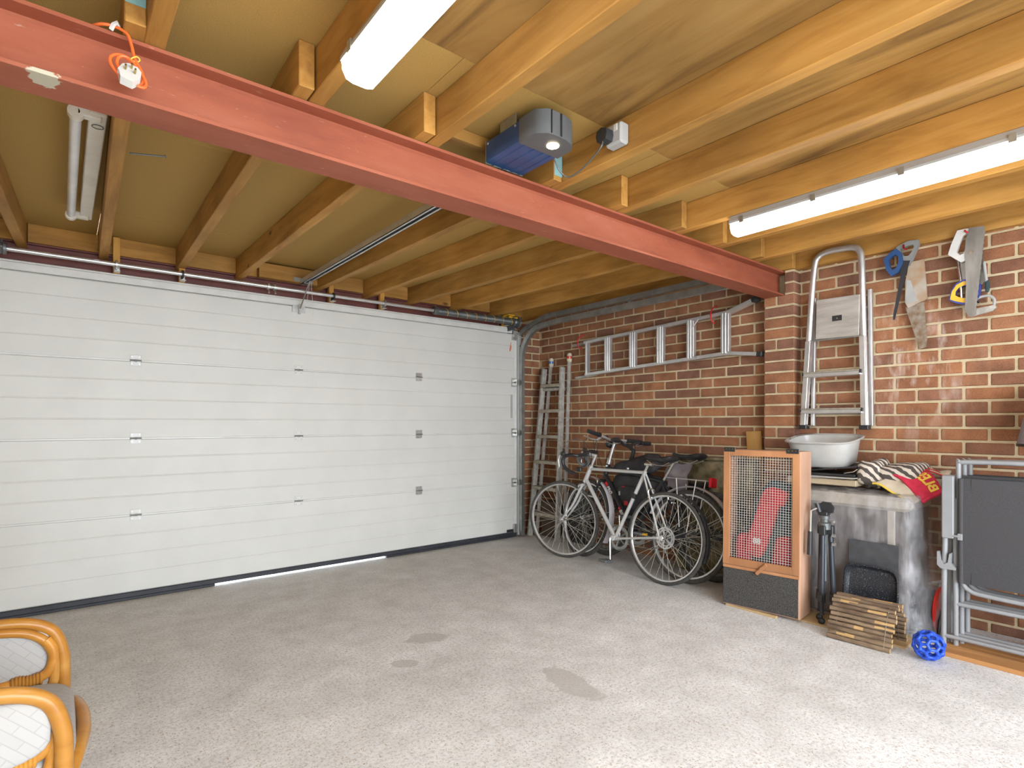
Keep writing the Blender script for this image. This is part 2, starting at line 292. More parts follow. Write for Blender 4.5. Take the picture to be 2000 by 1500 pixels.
# ------------------------------------------------------------------ geometry helpers
WPOS = {}
class MB:
    def __init__(s, xf=None): s.v = []; s.f = []; s.mi = []; s.xf = xf; s.cur = 0
    def add(s, vs, fs):
        o = len(s.v)
        s.v += [V(p) for p in vs]; s.f += [tuple(i+o for i in f) for f in fs]; s.mi += [s.cur]*len(fs)
        return s
    def box(s, x0, x1, y0, y1, z0, z1, c=0): return s.obox(Matrix.Translation(((x0+x1)/2, (y0+y1)/2, (z0+z1)/2)), abs(x1-x0), abs(y1-y0), abs(z1-z0), c)
    def obox(s, m, sx, sy, sz, c=0):
        a, b, d = sx/2, sy/2, sz/2
        if c <= 0:
            vs = [m @ V((i*a, j*b, k*d)) for i in (-1, 1) for j in (-1, 1) for k in (-1, 1)]
            fs = [(0, 1, 3, 2), (4, 6, 7, 5), (0, 4, 5, 1), (2, 3, 7, 6), (0, 2, 6, 4), (1, 5, 7, 3)]
            return s.add(vs, fs)
        c = min(c, a*.9, b*.9, d*.9); idx = {}; vs = []
        for i in (-1, 1):
            for j in (-1, 1):
                for k in (-1, 1):
                    for ax in range(3):
                        q = [i*(a-c), j*(b-c), k*(d-c)]; q[ax] = (i*a, j*b, k*d)[ax]
                        idx[(i, j, k, ax)] = len(vs); vs.append(m @ V(q))
        fs = []
        for sg in (-1, 1):
            for ax in range(3):
                o1, o2 = [x for x in range(3) if x != ax]; loop = []
                for p, q in ((-1, -1), (1, -1), (1, 1), (-1, 1)):
                    k = [0, 0, 0]; k[ax] = sg; k[o1] = p; k[o2] = q; loop.append(idx[(*k, ax)])
                fs.append(tuple(loop) if (sg > 0) == (ax != 1) else tuple(loop[::-1]))
        for ax in range(3):
            o1, o2 = [x for x in range(3) if x != ax]
            for p in (-1, 1):
                for q in (-1, 1):
                    k0 = [0, 0, 0]; k0[ax] = -1; k0[o1] = p; k0[o2] = q; k1 = list(k0); k1[ax] = 1
                    fs.append((idx[(*k0, o1)], idx[(*k1, o1)], idx[(*k1, o2)], idx[(*k0, o2)]))
        for i in (-1, 1):
            for j in (-1, 1):
                for k in (-1, 1): fs.append(tuple(idx[(i, j, k, ax)] for ax in range(3)))
        return s.add(vs, fs)
    def tube(s, pts, r, n=8, closed=False, cap=True, flat=1.0, up=None):
        pts = [V(p) for p in pts]; L = len(pts); rr = r if isinstance(r, (list, tuple)) else [r]*L
        T = []
        for i in range(L):
            a = pts[(i-1) % L] if (closed or i > 0) else pts[i]; b = pts[(i+1) % L] if (closed or i < L-1) else pts[i]
            t = b-a; T.append(t.normalized() if t.length > 1e-9 else V((0, 0, 1)))
        u = V(up) if up else (V((0, 0, 1)) if abs(T[0].z) < .9 else V((1, 0, 0)))
        u = (u - T[0]*u.dot(T[0])).normalized(); vs = []
        for i in range(L):
            u = u - T[i]*u.dot(T[i]); u = u.normalized() if u.length > 1e-6 else T[i].orthogonal().normalized()
            w = T[i].cross(u)
            for k in range(n):
                a = 2*PI*k/n; vs.append(pts[i] + (w*math.cos(a) + u*math.sin(a)*flat)*rr[i])
        fs = []
        for i in range(L if closed else L-1):
            j = (i+1) % L
            for k in range(n): fs.append((i*n+k, i*n+(k+1) % n, j*n+(k+1) % n, j*n+k))
        if cap and not closed: fs += [tuple(range(n))[::-1], tuple(range((L-1)*n, L*n))]
        return s.add(vs, fs)
    def cyl(s, p0, p1, r, n=12, r1=None): return s.tube([p0, p1], [r, r if r1 is None else r1], n)
    def lathe(s, m, prof, n=24, closed_prof=False):
        vs = []; fs = []; L = len(prof)
        for (r, h) in prof:
            for k in range(n): a = 2*PI*k/n; vs.append(m @ V((r*math.cos(a), r*math.sin(a), h)))
        for i in range(L if closed_prof else L-1):
            j = (i+1) % L
            for k in range(n): fs.append((i*n+k, i*n+(k+1) % n, j*n+(k+1) % n, j*n+k))
        if not closed_prof: fs += [tuple(range(n))[::-1], tuple(range((L-1)*n, L*n))]
        return s.add(vs, fs)
    def prism(s, poly, m, t):
        n = len(poly); vs = [m @ V((x, y, -t/2)) for x, y in poly] + [m @ V((x, y, t/2)) for x, y in poly]
        fs = [tuple(range(n))[::-1], tuple(range(n, 2*n))] + [(i, (i+1) % n, n+(i+1) % n, n+i) for i in range(n)]
        return s.add(vs, fs)
    def ringprism(s, outer, inner, m, t):
        n = len(outer); vs = []
        for z in (-t/2, t/2): vs += [m @ V((x, y, z)) for x, y in outer] + [m @ V((x, y, z)) for x, y in inner]
        fs = []
        for i in range(n):
            j = (i+1) % n
            fs += [(i, n+i, n+j, j), (2*n+i, 2*n+j, 3*n+j, 3*n+i), (i, j, 2*n+j, 2*n+i), (n+i, 3*n+i, 3*n+j, n+j)]
        return s.add(vs, fs)
    def blob(s, m, rx, ry, rz, e=.6, nu=20, nv=12, amp=0, fr=8, seed=0):
        vs = []; fs = []
        pw = lambda x: math.copysign(abs(x)**e, x)
        for j in range(nv+1):
            ph = -PI/2 + PI*j/nv
            for i in range(nu):
                th = 2*PI*i/nu
                p = V((rx*pw(math.cos(ph))*pw(math.cos(th)), ry*pw(math.cos(ph))*pw(math.sin(th)), rz*pw(math.sin(ph))))
                if amp: p += p.normalized()*amp*mnoise.noise(p*fr + V((seed, seed*1.7, 0)))
                vs.append(m @ p)
        for j in range(nv):
            for i in range(nu): fs.append((j*nu+i, j*nu+(i+1) % nu, (j+1)*nu+(i+1) % nu, (j+1)*nu+i))
        return s.add(vs, fs)
    def sheet(s, fn, nu, nv, t):
        P = [[fn(i/nu, j/nv) for i in range(nu+1)] for j in range(nv+1)]; top = []; bot = []
        for j in range(nv+1):
            for i in range(nu+1):
                du = P[j][min(i+1, nu)] - P[j][max(i-1, 0)]; dv = P[min(j+1, nv)][i] - P[max(j-1, 0)][i]
                nrm = du.cross(dv); nrm = nrm.normalized() if nrm.length > 1e-9 else V((0, 0, 1))
                top.append(P[j][i] + nrm*t/2); bot.append(P[j][i] - nrm*t/2)
        k = len(top); w = nu+1; fs = []
        for j in range(nv):
            for i in range(nu):
                a = j*w+i; fs += [(a, a+1, a+w+1, a+w), (k+a, k+a+w, k+a+w+1, k+a+1)]
        edge = [i for i in range(w)] + [j*w+nu for j in range(1, nv+1)] + [nv*w+i for i in range(nu-1, -1, -1)] + [j*w for j in range(nv-1, 0, -1)]
        for a, b in zip(edge, edge[1:]+edge[:1]): fs.append((a, k+a, k+b, b))
        return s.add(top+bot, fs)
    def sweepx(s, path, prof):
        """profile (x, n) swept along a path of (y, z) points; n is measured along the path's left normal"""
        L = len(path); n = len(prof); vs = []
        for i, (y, z) in enumerate(path):
            a = path[max(i-1, 0)]; b = path[min(i+1, L-1)]; ty, tz = b[0]-a[0], b[1]-a[1]; l = math.hypot(ty, tz); ny, nz = -tz/l, ty/l
            vs += [V((px, y+ny*pn, z+nz*pn)) for px, pn in prof]
        fs = [(i*n+k, i*n+(k+1) % n, (i+1)*n+(k+1) % n, (i+1)*n+k) for i in range(L-1) for k in range(n)]
        fs += [tuple(range(n))[::-1], tuple(range((L-1)*n, L*n))]
        return s.add(vs, fs)
    def mesh(s, name, mat, off=V((0, 0, 0)), smooth=None):
        me = bpy.data.meshes.new(name)
        vs = [(s.xf @ p if s.xf else p) - off for p in s.v]
        me.from_pydata([tuple(p) for p in vs], [], s.f)
        for mm in (mat if isinstance(mat, list) else [mat]): me.materials.append(M[mm])
        if isinstance(mat, list): me.polygons.foreach_set('material_index', s.mi)
        import bmesh
        bm = bmesh.new(); bm.from_mesh(me); bmesh.ops.recalc_face_normals(bm, faces=bm.faces); bm.to_mesh(me); bm.free()
        if smooth:
            me.polygons.foreach_set('use_smooth', [True]*len(me.polygons)); me.set_sharp_from_angle(angle=R(smooth))
        me.update(); return me
    def build(s, name, mat, parent=None, smooth=35):
        off = WPOS.get(parent.name, V((0, 0, 0))) if parent else V((0, 0, 0))
        o = bpy.data.objects.new(name, s.mesh(name, mat, off, smooth)); COL.objects.link(o)
        if parent: o.parent = parent
        WPOS[o.name] = off
        return o
def tag(o, label=None, cat=None, group=None, kind=None):
    for k, v in (('label', label), ('category', cat), ('group', group), ('kind', kind)):
        if v: o[k] = v
    return o
def thing(name, label, cat, loc=(0, 0, 0), group=None):
    o = bpy.data.objects.new(name, None); COL.objects.link(o); o.location = loc; o.empty_display_size = .1
    WPOS[o.name] = V(loc)
    return tag(o, label, cat, group)
def struct(name, loc=(0, 0, 0), label=None):
    o = bpy.data.objects.new(name, None); COL.objects.link(o); o.location = loc; WPOS[o.name] = V(loc)
    return tag(o, label, None, None, 'structure')
def cr(pts, k=6, closed=False):
    """Catmull-Rom through the points"""
    pts = [V(p) for p in pts]; n = len(pts); out = []
    for i in range(n if closed else n-1):
        if closed: p = [pts[(i+d) % n] for d in (-1, 0, 1, 2)]
        else: p = [pts[max(i-1, 0)], pts[i], pts[i+1], pts[min(i+2, n-1)]]
        for j in range(k):
            t = j/k; t2 = t*t; t3 = t2*t
            out.append(.5*((2*p[1]) + (p[2]-p[0])*t + (2*p[0]-5*p[1]+4*p[2]-p[3])*t2 + (3*p[1]-p[0]-3*p[2]+p[3])*t3))
    if not closed: out.append(pts[-1])
    return out
def frame(o, ex, ey, ez=None):
    ex = V(ex).normalized(); ey = V(ey); ey = (ey-ex*ex.dot(ey)).normalized(); ez = ex.cross(ey)
    m = Matrix((ex, ey, ez)).transposed().to_4x4(); m.translation = V(o); return m
def text_mesh(txt, size, m, depth=.001, bold=0.0, shear=0.0):
    cu = bpy.data.curves.new('t', 'FONT'); cu.body = txt; cu.size = size; cu.extrude = depth; cu.offset = bold; cu.shear = shear; cu.resolution_u = 2
    o = bpy.data.objects.new('t', cu); COL.objects.link(o)
    dg = bpy.context.evaluated_depsgraph_get(); me = o.evaluated_get(dg).to_mesh()
    mb = MB(); mb.add([m @ v.co for v in me.vertices], [tuple(p.vertices) for p in me.polygons])
    o.evaluated_get(dg).to_mesh_clear(); bpy.data.objects.remove(o); bpy.data.curves.remove(cu)
    return mb
I4 = Matrix.Identity(4)
T = Matrix.Translation
def RX(a): return Matrix.Rotation(R(a), 4, 'X')
def RY(a): return Matrix.Rotation(R(a), 4, 'Y')
def RZ(a): return Matrix.Rotation(R(a), 4, 'Z')
def project(p):
    c, s = math.cos(R(38.8)), math.sin(R(38.8)); x, y, z = p; r = c*x-s*y; f = s*x+c*y
    return (1000+1095*r/f, 826-1095*(z-CAM_H)/f, f) if f > .05 else (1e6, 1e6, -1)

# ------------------------------------------------------------------ setting
W = 4.05; YD = 4.56; XL = -1.10; YB = -1.75; ZC = 2.385; ZJ = 2.238
mb = MB(); mb.box(XL-.2, W+.2, YB-.2, 5.0, -.12, 0)
tag(mb.build('floor', 'floor', smooth=None), 'pale worn concrete floor with brown aggregate specks', kind='structure')
mb = MB(); mb.box(-6, 9, 5.0, 14, -.14, -.02)
tag(mb.build('driveway', 'outside', smooth=None), 'sunlit pale drive outside the garage door', kind='structure')

# right hand brick wall
CP = .0775; Z0 = -.0205; BP = .2275; BL = .2130; BH = .0640
def brick_rows(u0, u1, z1, phase, skip=None):
    out = []
    k = 0
    while Z0 + k*CP < z1 - .02:
        za = Z0 + k*CP + (CP-BH)/2; zb = min(za+BH, z1)
        off = phase if k % 2 else phase + BP/2
        i0 = math.floor((u0-off)/BP) - 1
        for i in range(i0, i0+int((u1-u0)/BP)+4):
            a = off + i*BP + (BP-BL)/2; b = a + BL; a = max(a, u0); b = min(b, u1)
            if b-a < .03: continue
            if skip:
                for (s0, s1) in skip(za):
                    if a < s1 and b > s0:
                        if a < s0 and b > s1: b = s0
                        elif a < s0: b = s0
                        else: a = s1
                if b-a < .02: continue
            if zb-max(za, .0) > .012: out.append((a, b, max(za, .001), zb))
        k += 1
    return out
def place_bricks(parent, rows, tobox, limit=300, hidden=None):
    cache = {}; scored = []
    for r in rows:
        a, b, z0, z1 = r; lo, hi = tobox(a, b, z0, z1)
        pts = [project((x, y, z)) for x in (lo[0], hi[0]) for y in (lo[1], hi[1]) for z in (lo[2], hi[2])]
        cu, cv = sum(p[0] for p in pts)/8, sum(p[1] for p in pts)/8; d = min(p[2] for p in pts)
        vis = d > 0 and -20 < cu < 2040 and -20 < cv < 1520
        area = (max(p[0] for p in pts)-min(p[0] for p in pts))*(max(p[1] for p in pts)-min(p[1] for p in pts)) if vis else 0
        if hidden and hidden(a, b, z0, z1): area = 0
        scored.append((area, lo, hi))
    scored.sort(key=lambda t: -t[0]); mass = MB(); n = 0
    for area, lo, hi in scored:
        dims = tuple(round(hi[i]-lo[i], 4) for i in range(3)); ctr = [(lo[i]+hi[i])/2 for i in range(3)]
        if area > 0 and n < limit:
            if dims not in cache: q = MB(); q.obox(I4, *dims, .004); cache[dims] = q.mesh('brick', 'brick', V((0, 0, 0)), None)
            o = bpy.data.objects.new('brick', cache[dims]); COL.objects.link(o); o.parent = parent
            o.location = V(ctr) + V([random.uniform(-.0012, .0012) for _ in range(3)]) - WPOS[parent.name]
            o.rotation_euler = (random.uniform(-.004, .004), random.uniform(-.004, .004), random.uniform(-.004, .004)); n += 1
        else: mass.obox(T(ctr), *dims, .004)
    if mass.v: tag(mass.build('brick_courses', 'brick_mass', parent, None), kind='stuff')
    return n
mb = MB(); mb.box(W, W+.12, YB, YD+.3, -.1, 2.45)
wr = tag(mb.build('wall_right', 'mortar', smooth=None), 'red brick garage wall with buff mortar joints', kind='structure')
rows = brick_rows(-1.7, YD, 2.36, 1.112, lambda z: [(1.80, 2.008)])
def hid(a, b, z0, z1):
    y = (a+b)/2
    return (z1 < .70 and y < 2.75) or (z1 < .35) or (z1 < .86 and y < 1.75) or (z1 < .95 and 2.05 < y < 2.65) or (z0 > 2.27)
place_bricks(wr, rows, lambda a, b, z0, z1: ((W-.006, a, z0), (W+.05, b, z1)), 300, hid)
# pier under the steel beam
mb = MB(); mb.box(3.951, W, 1.803, 2.005, -.05, 2.064); mb.box(3.951, W, 1.803, 1.862, 2.06, 2.235)
wp = tag(mb.build('wall_pier', 'mortar', smooth=None), 'brick pier on the right wall carrying the red beam', kind='structure')
rows = []
k = 0
while Z0 + k*CP < 2.20:
    za = Z0 + k*CP + (CP-BH)/2; zb = za+BH
    if za > 2.03: rows.append((1.797, 1.862, za, zb))
    elif k % 4 == 2: rows += [(1.797, 1.914, za, zb), (1.926, 2.011, za, zb)]
    else: rows.append((1.797, 2.011, za, zb))
    k += 1
rows = [(a, b, max(z0, .001), z1) for a, b, z0, z1 in rows]
place_bricks(wp, rows, lambda a, b, z0, z1: ((3.945, a, z0), (W-.002, b, z1)), 80)
# front wall: the brick returns beside the door
mb = MB(); mb.box(3.46, W, YD, YD+.22, -.05, 2.30); mb.box(XL, -.55, YD, YD+.22, -.05, 2.30); mb.box(XL-.1, W+.1, YD+.12, YD+.22, 2.15, 2.45)
wf = tag(mb.build('wall_front', 'mortar', smooth=None), 'narrow brick return between garage door and side wall', kind='structure')
rows = brick_rows(3.47, 4.044, 2.24, 3.60)
place_bricks(wf, rows, lambda a, b, z0, z1: ((a, YD-.006, z0), (b, YD+.05, z1)), 120)
# unseen left and back walls; daylight comes in through the open double doorway behind the camera
mb = MB(); mb.box(XL-.12, XL, YB, YD+.2, -.1, 2.45)
tag(mb.build('wall_left', 'mortar', smooth=None), 'plain left garage wall', kind='structure')
mb = MB(); mb.box(XL-.1, -.6, YB-.12, YB, -.1, 2.45); mb.box(2.9, W+.1, YB-.12, YB, -.1, 2.45); mb.box(-.6, 2.9, YB-.12, YB, 2.15, 2.45)
tag(mb.build('wall_back', 'mortar', smooth=None), 'plain back wall with open doorway', kind='structure')
mb = MB(); mb.box(-8, 10, -14, YB-.2, -.14, -.02)
tag(mb.build('garden_paving', 'outside', smooth=None), 'pale paving beyond the open doorway', kind='structure')
ld = bpy.data.lights.new('doorway_daylight', 'AREA'); ld.shape = 'RECTANGLE'; ld.size = 3.5; ld.size_y = 2.15; ld.cycles.is_portal = True
lo = bpy.data.objects.new('doorway_daylight', ld); COL.objects.link(lo); lo.location = (1.15, YB-.1, 1.075); lo.rotation_euler = (R(90), 0, 0)

# ceiling: boards and joists
ce = struct('ceiling', (0, 0, ZC), 'exposed joists under chipboard and plywood boards')
def board(x0, x1, y0, y1, mat, dz=0):
    b = MB(); b.box(x0+.0015, x1-.0015, y0+.0015, y1-.0015, ZC+dz, ZC+.02+dz); return b.build('ceiling_board', mat, ce, None)
XB = [XL-.1, .665, 1.76, 2.215, 2.715, W+.1]
for x0, x1 in ((XL-.1, .18), (.18, 1.045), (1.045, 2.09), (2.09, 2.98), (2.98, W+.1)):
    board(x0, x1, 1.555, 2.76, 'chip'); board(x0, x1, 2.76, 3.98, 'chip'); board(x0, x1, 3.98, 4.8, 'chip')
board(XL-.1, .665, -.1, 1.555, 'chip'); board(.665, 1.76, .3, 1.555, 'ply', -.001); board(1.76, 2.98, .3, 1.555, 'ply'); board(2.98, W+.1, .3, 1.555, 'ply')
board(.665, 1.76, -1.9, .3, 'ply'); board(1.76, W+.1, -1.9, .3, 'ply'); board(XL-.1, .665, -1.9, -.1, 'chip')
def joist(xa, ya, xb, yb, w=.05, z0=ZJ, mat='joist'):
    d = V((xb-xa, yb-ya, 0)); m = frame(((xa+xb)/2, (ya+yb)/2, (z0+ZC)/2), d, (-d.y, d.x, 0))
    b = MB(); b.obox(m, d.length, w, ZC-z0-.001, .003)
    return b
# near side joists (left face X at the beam), running back over the camera
near = [-.255, .205, .665, 1.115, 1.762, 2.215, 2.715, 3.128, 3.578, 4.02]
for i, x in enumerate(near):
    joist(x+(.0 if i else 0), 2.02, x+.03, YB, .052).build('joist', 'joist', ce, None)
# door side joists, lapping over the beam beside the near ones: (X at door, X at beam)
far = [(-.185, -.31), (.215, .155), (.648, .61), (1.03, 1.06), (1.605, 1.708), (2.025, 2.16), (2.445, 2.66), (2.90, 3.073), (3.36, 3.524), (3.79, 3.955)]
for i, (xd, xb) in enumerate(far):
    j = joist(xd, YD+.02, xb, 1.80, .05).build('joist', 'joist', ce, None)
    if i in (1, 4):
        e = MB(); e.box(xb-.023, xb+.023, 1.7985, 1.8005, ZJ+(.05 if i == 1 else .02), ZC-.008)
        e.build('painted_end', 'teal', j, None)
# nogging over the door, bay by bay
xs = [XL] + [f[0] for f in far] + [W]
for a, b in zip(xs, xs[1:]):
    if b-a < .08: continue
    q = MB(); q.box(a+.026, b-.026, 4.50, 4.555, 2.272, ZC-.001, .002); q.build('noggin', 'noggin', ce, None)
q = MB(); q.box(1.09, 1.685, 1.93, 1.975, 2.335, ZC-.001, .002); q.build('noggin', 'noggin', ce, None)
q = MB(); q.box(1.15, 1.60, 4.44, 4.498, 2.262, 2.372, .002); q.build('noggin', 'noggin', ce, None)

# steel beam and lintel
bt = thing('steel_beam', 'long red oxide steel beam crossing under the ceiling joists', 'beam', (1.4, 1.94, 2.064))
def ibeam(x0, x1, y0, y1, z0, z1, tf, tw):
    yc = (y0+y1)/2; r = .008
    P = [(y0, z0), (y1, z0), (y1, z0+tf), (yc+tw/2+r, z0+tf), (yc+tw/2, z0+tf+r), (yc+tw/2, z1-tf-r), (yc+tw/2+r, z1-tf), (y1, z1-tf), (y1, z1), (y0, z1), (y0, z1-tf), (yc-tw/2-r, z1-tf), (yc-tw/2, z1-tf-r), (yc-tw/2, z0+tf+r), (yc-tw/2-r, z0+tf), (y0, z0+tf)]
    n = len(P); b = MB(); b.add([(x0, *p) for p in P] + [(x1, *p) for p in P], [(i, (i+1) % n, n+(i+1) % n, n+i) for i in range(n)] + [tuple(range(n)), tuple(range(n, 2*n))[::-1]])
    return b
ibeam(XL-.1, 4.02, 1.872, 2.005, 2.064, 2.236, .011, .010).build('beam_section', 'red', bt, 30)
q = MB(); q.box(XL-.1, 3.47, 4.545, 4.60, 2.05, 2.262); q.box(XL-.1, 3.47, 4.515, 4.60, 2.262, 2.270); q.box(XL-.1, 3.47, 4.515, 4.60, 2.05, 2.058)
tag(q.build('steel_lintel', 'darkred', smooth=None), 'dark maroon steel lintel behind the spring shaft above the garage door', 'beam')
q = MB(); q.cyl((.225, 2.86, 2.31), (.35, 2.83, 2.322), .0035, 6); q.cyl((.35, 2.83, 2.322), (.353, 2.829, 2.3225), .007, 8)
tag(q.build('nail', 'steelgrey'), 'long dark nail sticking out of a joist near the old light', 'nail')
for x, where in ((.64, 'by the lit ceiling light nearest the cable'), (1.09, 'left of the blue door opener'), (1.735, 'right of the blue door opener'), (2.19, 'at the fourth joist')):
    q = MB(); q.tube(cr([(x-.012, 1.868, 2.240), (x-.009, 1.866, 2.255), (x, 1.865, 2.262), (x+.009, 1.866, 2.255), (x+.012, 1.868, 2.240)], 4), .0045, 6); q.cyl((x-.012, 1.868, 2.247), (x-.014, 1.852, 2.25), .003, 6)
    tag(q.build('cable_clip', 'white'), 'small white cable clip on the beam top ' + where, 'clip', 'cable clips on the beam')

# ------------------------------------------------------------------ garage door
YF = 4.47; DX0, DX1 = -.70, 3.655
dr = struct('door_1', (1.476, YF, 0), 'white sectional garage door with horizontal ribs')
def section(z0, z1, first=False):
    n = 4; h = (z1-z0)/n; P = [(YF+.04, z0), (YF+.006, z0), (YF, z0+.006)]
    for i in range(1, n):
        z = z0+i*h; P += [(YF, z-.007), (YF+.0028, z), (YF, z+.007)]
    P += [(YF, z1-.010), (YF+.008, z1-.002), (YF+.04, z1-.002)]
    k = len(P); b = MB(); b.add([(DX0, *p) for p in P] + [(DX1-.028, *p) for p in P], [(i, (i+1) % k, k+(i+1) % k, k+i) for i in range(k)] + [tuple(range(k)), tuple(range(k, 2*k))[::-1]])
    return b
zs = [.052, .560, 1.068, 1.584, 2.085]
secs = [section(a, b).build('door_panel', 'door', dr, None) for a, b in zip(zs, zs[1:])]
for s_, (a, b) in zip(secs, zip(zs, zs[1:])):
    q = MB(); q.box(DX1-.030, DX1, YF-.002, YF+.04, a+.003, b-.003, .002); q.build('end_cap', 'trimw', s_, None)
q = MB(); q.box(DX0, DX1-.06, YF-.006, YF+.05, 2.085, 2.132, .004); q.box(DX0, DX1-.05, YF+.0, YF+.055, 2.13, 2.145, .004); q.build('top_trim', 'trimw', dr)
q = MB(); q.box(DX0, DX1, YF-.006, YF+.045, .018, .052, .004); sl = q.build('bottom_rail', 'rubber', dr)
q = MB(); q.box(DX0, .86, YF-.002, YF+.04, .0, .020, .004); q.box(2.2, DX1, YF-.002, YF+.04, .0, .020, .004); q.build('floor_seal', 'rubber', sl)
q = MB()
for z in zs[1:4]: q.box(DX0, DX1-.03, YF-.001, YF+.002, z-.006, z+.004, .001)
q.build('section_bead', 'trimw', dr, None)
def hinge(x, z, mat):
    b = MB(); b.box(x-.032, x+.032, YF-.004, YF, z+.009, z+.037, .0015); b.box(x-.032, x+.032, YF-.004, YF, z-.037, z-.009, .0015)
    b.box(x-.026, x-.008, YF-.006, YF, z-.012, z+.012); b.box(x+.008, x+.026, YF-.006, YF, z-.012, z+.012)
    h = b.build('hinge', mat, dr, None)
    k = MB(); k.cyl((x-.032, YF-.008, z), (x+.032, YF-.008, z), .006, 8); k.build('hinge_pin', 'galv', h)
    for sx in (-.02, .02):
        for sz in (-.024, .024): k = MB(); k.cyl((x+sx, YF-.007, z+sz), (x+sx, YF-.003, z+sz), .004, 6); k.build('screw', 'galv', h)
for z in zs[1:4]:
    hinge(.386, z, 'white'); hinge(1.448, z, 'white'); hinge(2.515, z, 'zinc')
    x = 3.622; b = MB(); b.box(x-.042, x+.030, YF-.006, YF, z-.045, z+.045, .002); b.box(x+.0, x+.006, YF-.045, YF, z-.03, z+.03, .001); b.box(x+.022, x+.028, YF-.045, YF, z-.03, z+.03, .001)
    h = b.build('roller_bracket', 'zinc', dr, None)
    k = MB(); k.cyl((x-.03, YF-.03, z), (3.70, YF-.03, z), .007, 8); k.cyl((3.672, YF-.03, z), (3.695, YF-.03, z), .022, 14); k.build('roller', 'galv', h)
for x in (1.40, 1.47): pass
b = MB(); b.box(1.398, 1.498, YF-.010, YF-.005, 2.035, 2.092, .001); b.box(1.44, 1.456, YF-.045, YF-.005, 2.02, 2.09, .001); b.build('arm_bracket', 'zinc', dr, None)
b = MB(); b.box(3.585, 3.655, YF-.012, YF-.006, 2.015, 2.065, .002); b.box(3.60, 3.65, YF-.03, YF-.006, 2.05, 2.11, .002); b.cyl((3.62, YF-.03, 2.08), (3.70, YF-.03, 2.08), .008, 8); b.build('top_bracket', 'zinc', dr)
b = MB(); b.box(3.52, 3.60, YF-.012, YF-.006, .058, .085, .002); b.build('corner_plate', 'black', dr)
b = MB(); b.box(3.60, 3.66, YF-.03, YF-.006, .05, .135, .003); b.build('bottom_bracket', 'zinc', dr)
b = MB(); b.tube([(3.578, YF-.006, 1.99), (3.572, YF-.008, 1.962)], .002, 6); b.tube(cr([(3.573, YF-.008, 1.965), (3.568, YF-.010, 1.93), (3.560, YF-.008, 1.90)], 4), [.003]*2+[.006]*5+[.004]*2, 8); b.build('release_pull', 'orange', dr)
b = MB(); b.box(3.575, 3.60, YF-.0022, YF-.0008, 1.22, 1.46); st = b.build('printed_sticker', 'lgrey', dr, None)
# spring shaft
sh = thing('spring_shaft', 'galvanised spring shaft running along the top of the garage door', 'door shaft', (1.476, 4.40, 2.188))
q = MB(); q.cyl((-.66, 4.40, 2.188), (3.60, 4.40, 2.188), .0135, 14); q.build('shaft_tube', 'alu', sh)
def coil(x0, x1, r, turns):
    b = MB(); n = 10; pts = [(x0+(x1-x0)*i/(turns*n), 4.40+r*math.cos(2*PI*i/n), 2.188+r*math.sin(2*PI*i/n)) for i in range(turns*n+1)]
    b.tube(pts, (x1-x0)/turns*.52, 5); return b
coil(2.66, 3.54, .029, 110).build('torsion_spring', 'steelgrey', sh, 60)
coil(-.66, -.29, .029, 46).build('torsion_spring', 'steelgrey', sh, 60)
for i in range(8):
    x = 2.74+i*.108; b = MB()
    pts = [(x+.022*(a/200.), 4.40+.0335*math.cos(R(a)), 2.188+.0335*math.sin(R(a))) for a in range(100, 275, 15)]
    b.tube(pts, .0028, 5, flat=.6); b.build('paint_mark', 'yel2', sh)
for x0 in (-.27, 2.645):
    b = MB(); b.lathe(frame((x0, 4.40, 2.188), (0, 1, 0), (0, 0, 1)), [(.016, -.022), (.034, -.022), (.036, -.008), (.03, .0), (.036, .008), (.034, .022), (.016, .022)], 16)
    b.cyl((x0, 4.37, 2.188), (x0, 4.36, 2.188), .006, 6); b.cyl((x0, 4.40, 2.22), (x0, 4.40, 2.235), .006, 6); b.build('spring_plug', 'steelgrey', sh)
for dx in (-.022, .022):
    b = MB(); b.lathe(frame((1.226+dx, 4.40, 2.188), (0, 1, 0), (0, 0, 1)), [(.013, -.008), (.024, -.008), (.024, .008), (.013, .008)], 14); b.cyl((1.226+dx, 4.390, 2.175), (1.226+dx, 4.375, 2.135), .006, 6)
    b.build('coupling', 'zinc', sh)
b = MB()
b.lathe(frame((3.585, 4.40, 2.19), (0, 1, 0), (0, 0, 1)), [(.014, -.035), (.038, -.035), (.045, -.02), (.034, -.012), (.034, .012), (.058, .016), (.060, .03), (.014, .03)], 20); b.build('cable_drum', 'steelgrey', sh)
b = MB(); b.box(3.53, 3.535, 4.36, 4.50, 2.10, 2.23, .001); b.box(3.535, 3.64, 4.47, 4.475, 2.08, 2.16, .001); b.build('end_plate', 'steelgrey', sh, None)
for i, (x, zt) in enumerate(((.281, 2.378), (.652, 2.378), (1.706, 2.29), (2.152, 2.29), (3.49, 2.245))):
    b = MB(); b.box(x-.019, x+.019, 4.455, 4.495, 2.146, zt, .002); bo = b.build('batten', 'batten', sh, None)
    b = MB(); b.box(x-.016, x+.016, 4.40, 4.454, 2.148, 2.152); b.box(x-.016, x+.016, 4.450, 4.454, 2.150, 2.20, .001); b.build('bracket_foot', 'zinc', bo, None)
    if i in (0, 1, 2, 3):
        b = MB(); b.lathe(frame((x-.004, 4.40, 2.188), (0, 1, 0), (0, 0, 1)), [(.014, -.006), (.027, -.006), (.027, .006), (.014, .006)], 16); b.box(x-.008, x, 4.40, 4.452, 2.16, 2.18); b.build('bearing', 'black' if i in (1, 2) else 'zinc', bo)
q = MB(); q.box(3.46, 3.54, 4.36, 4.45, 2.242, 2.252, .002); q.tube([(3.50, 4.40, 2.235), (3.56, 4.38, 2.225), (3.585, 4.37, 2.228)], .008, 8)
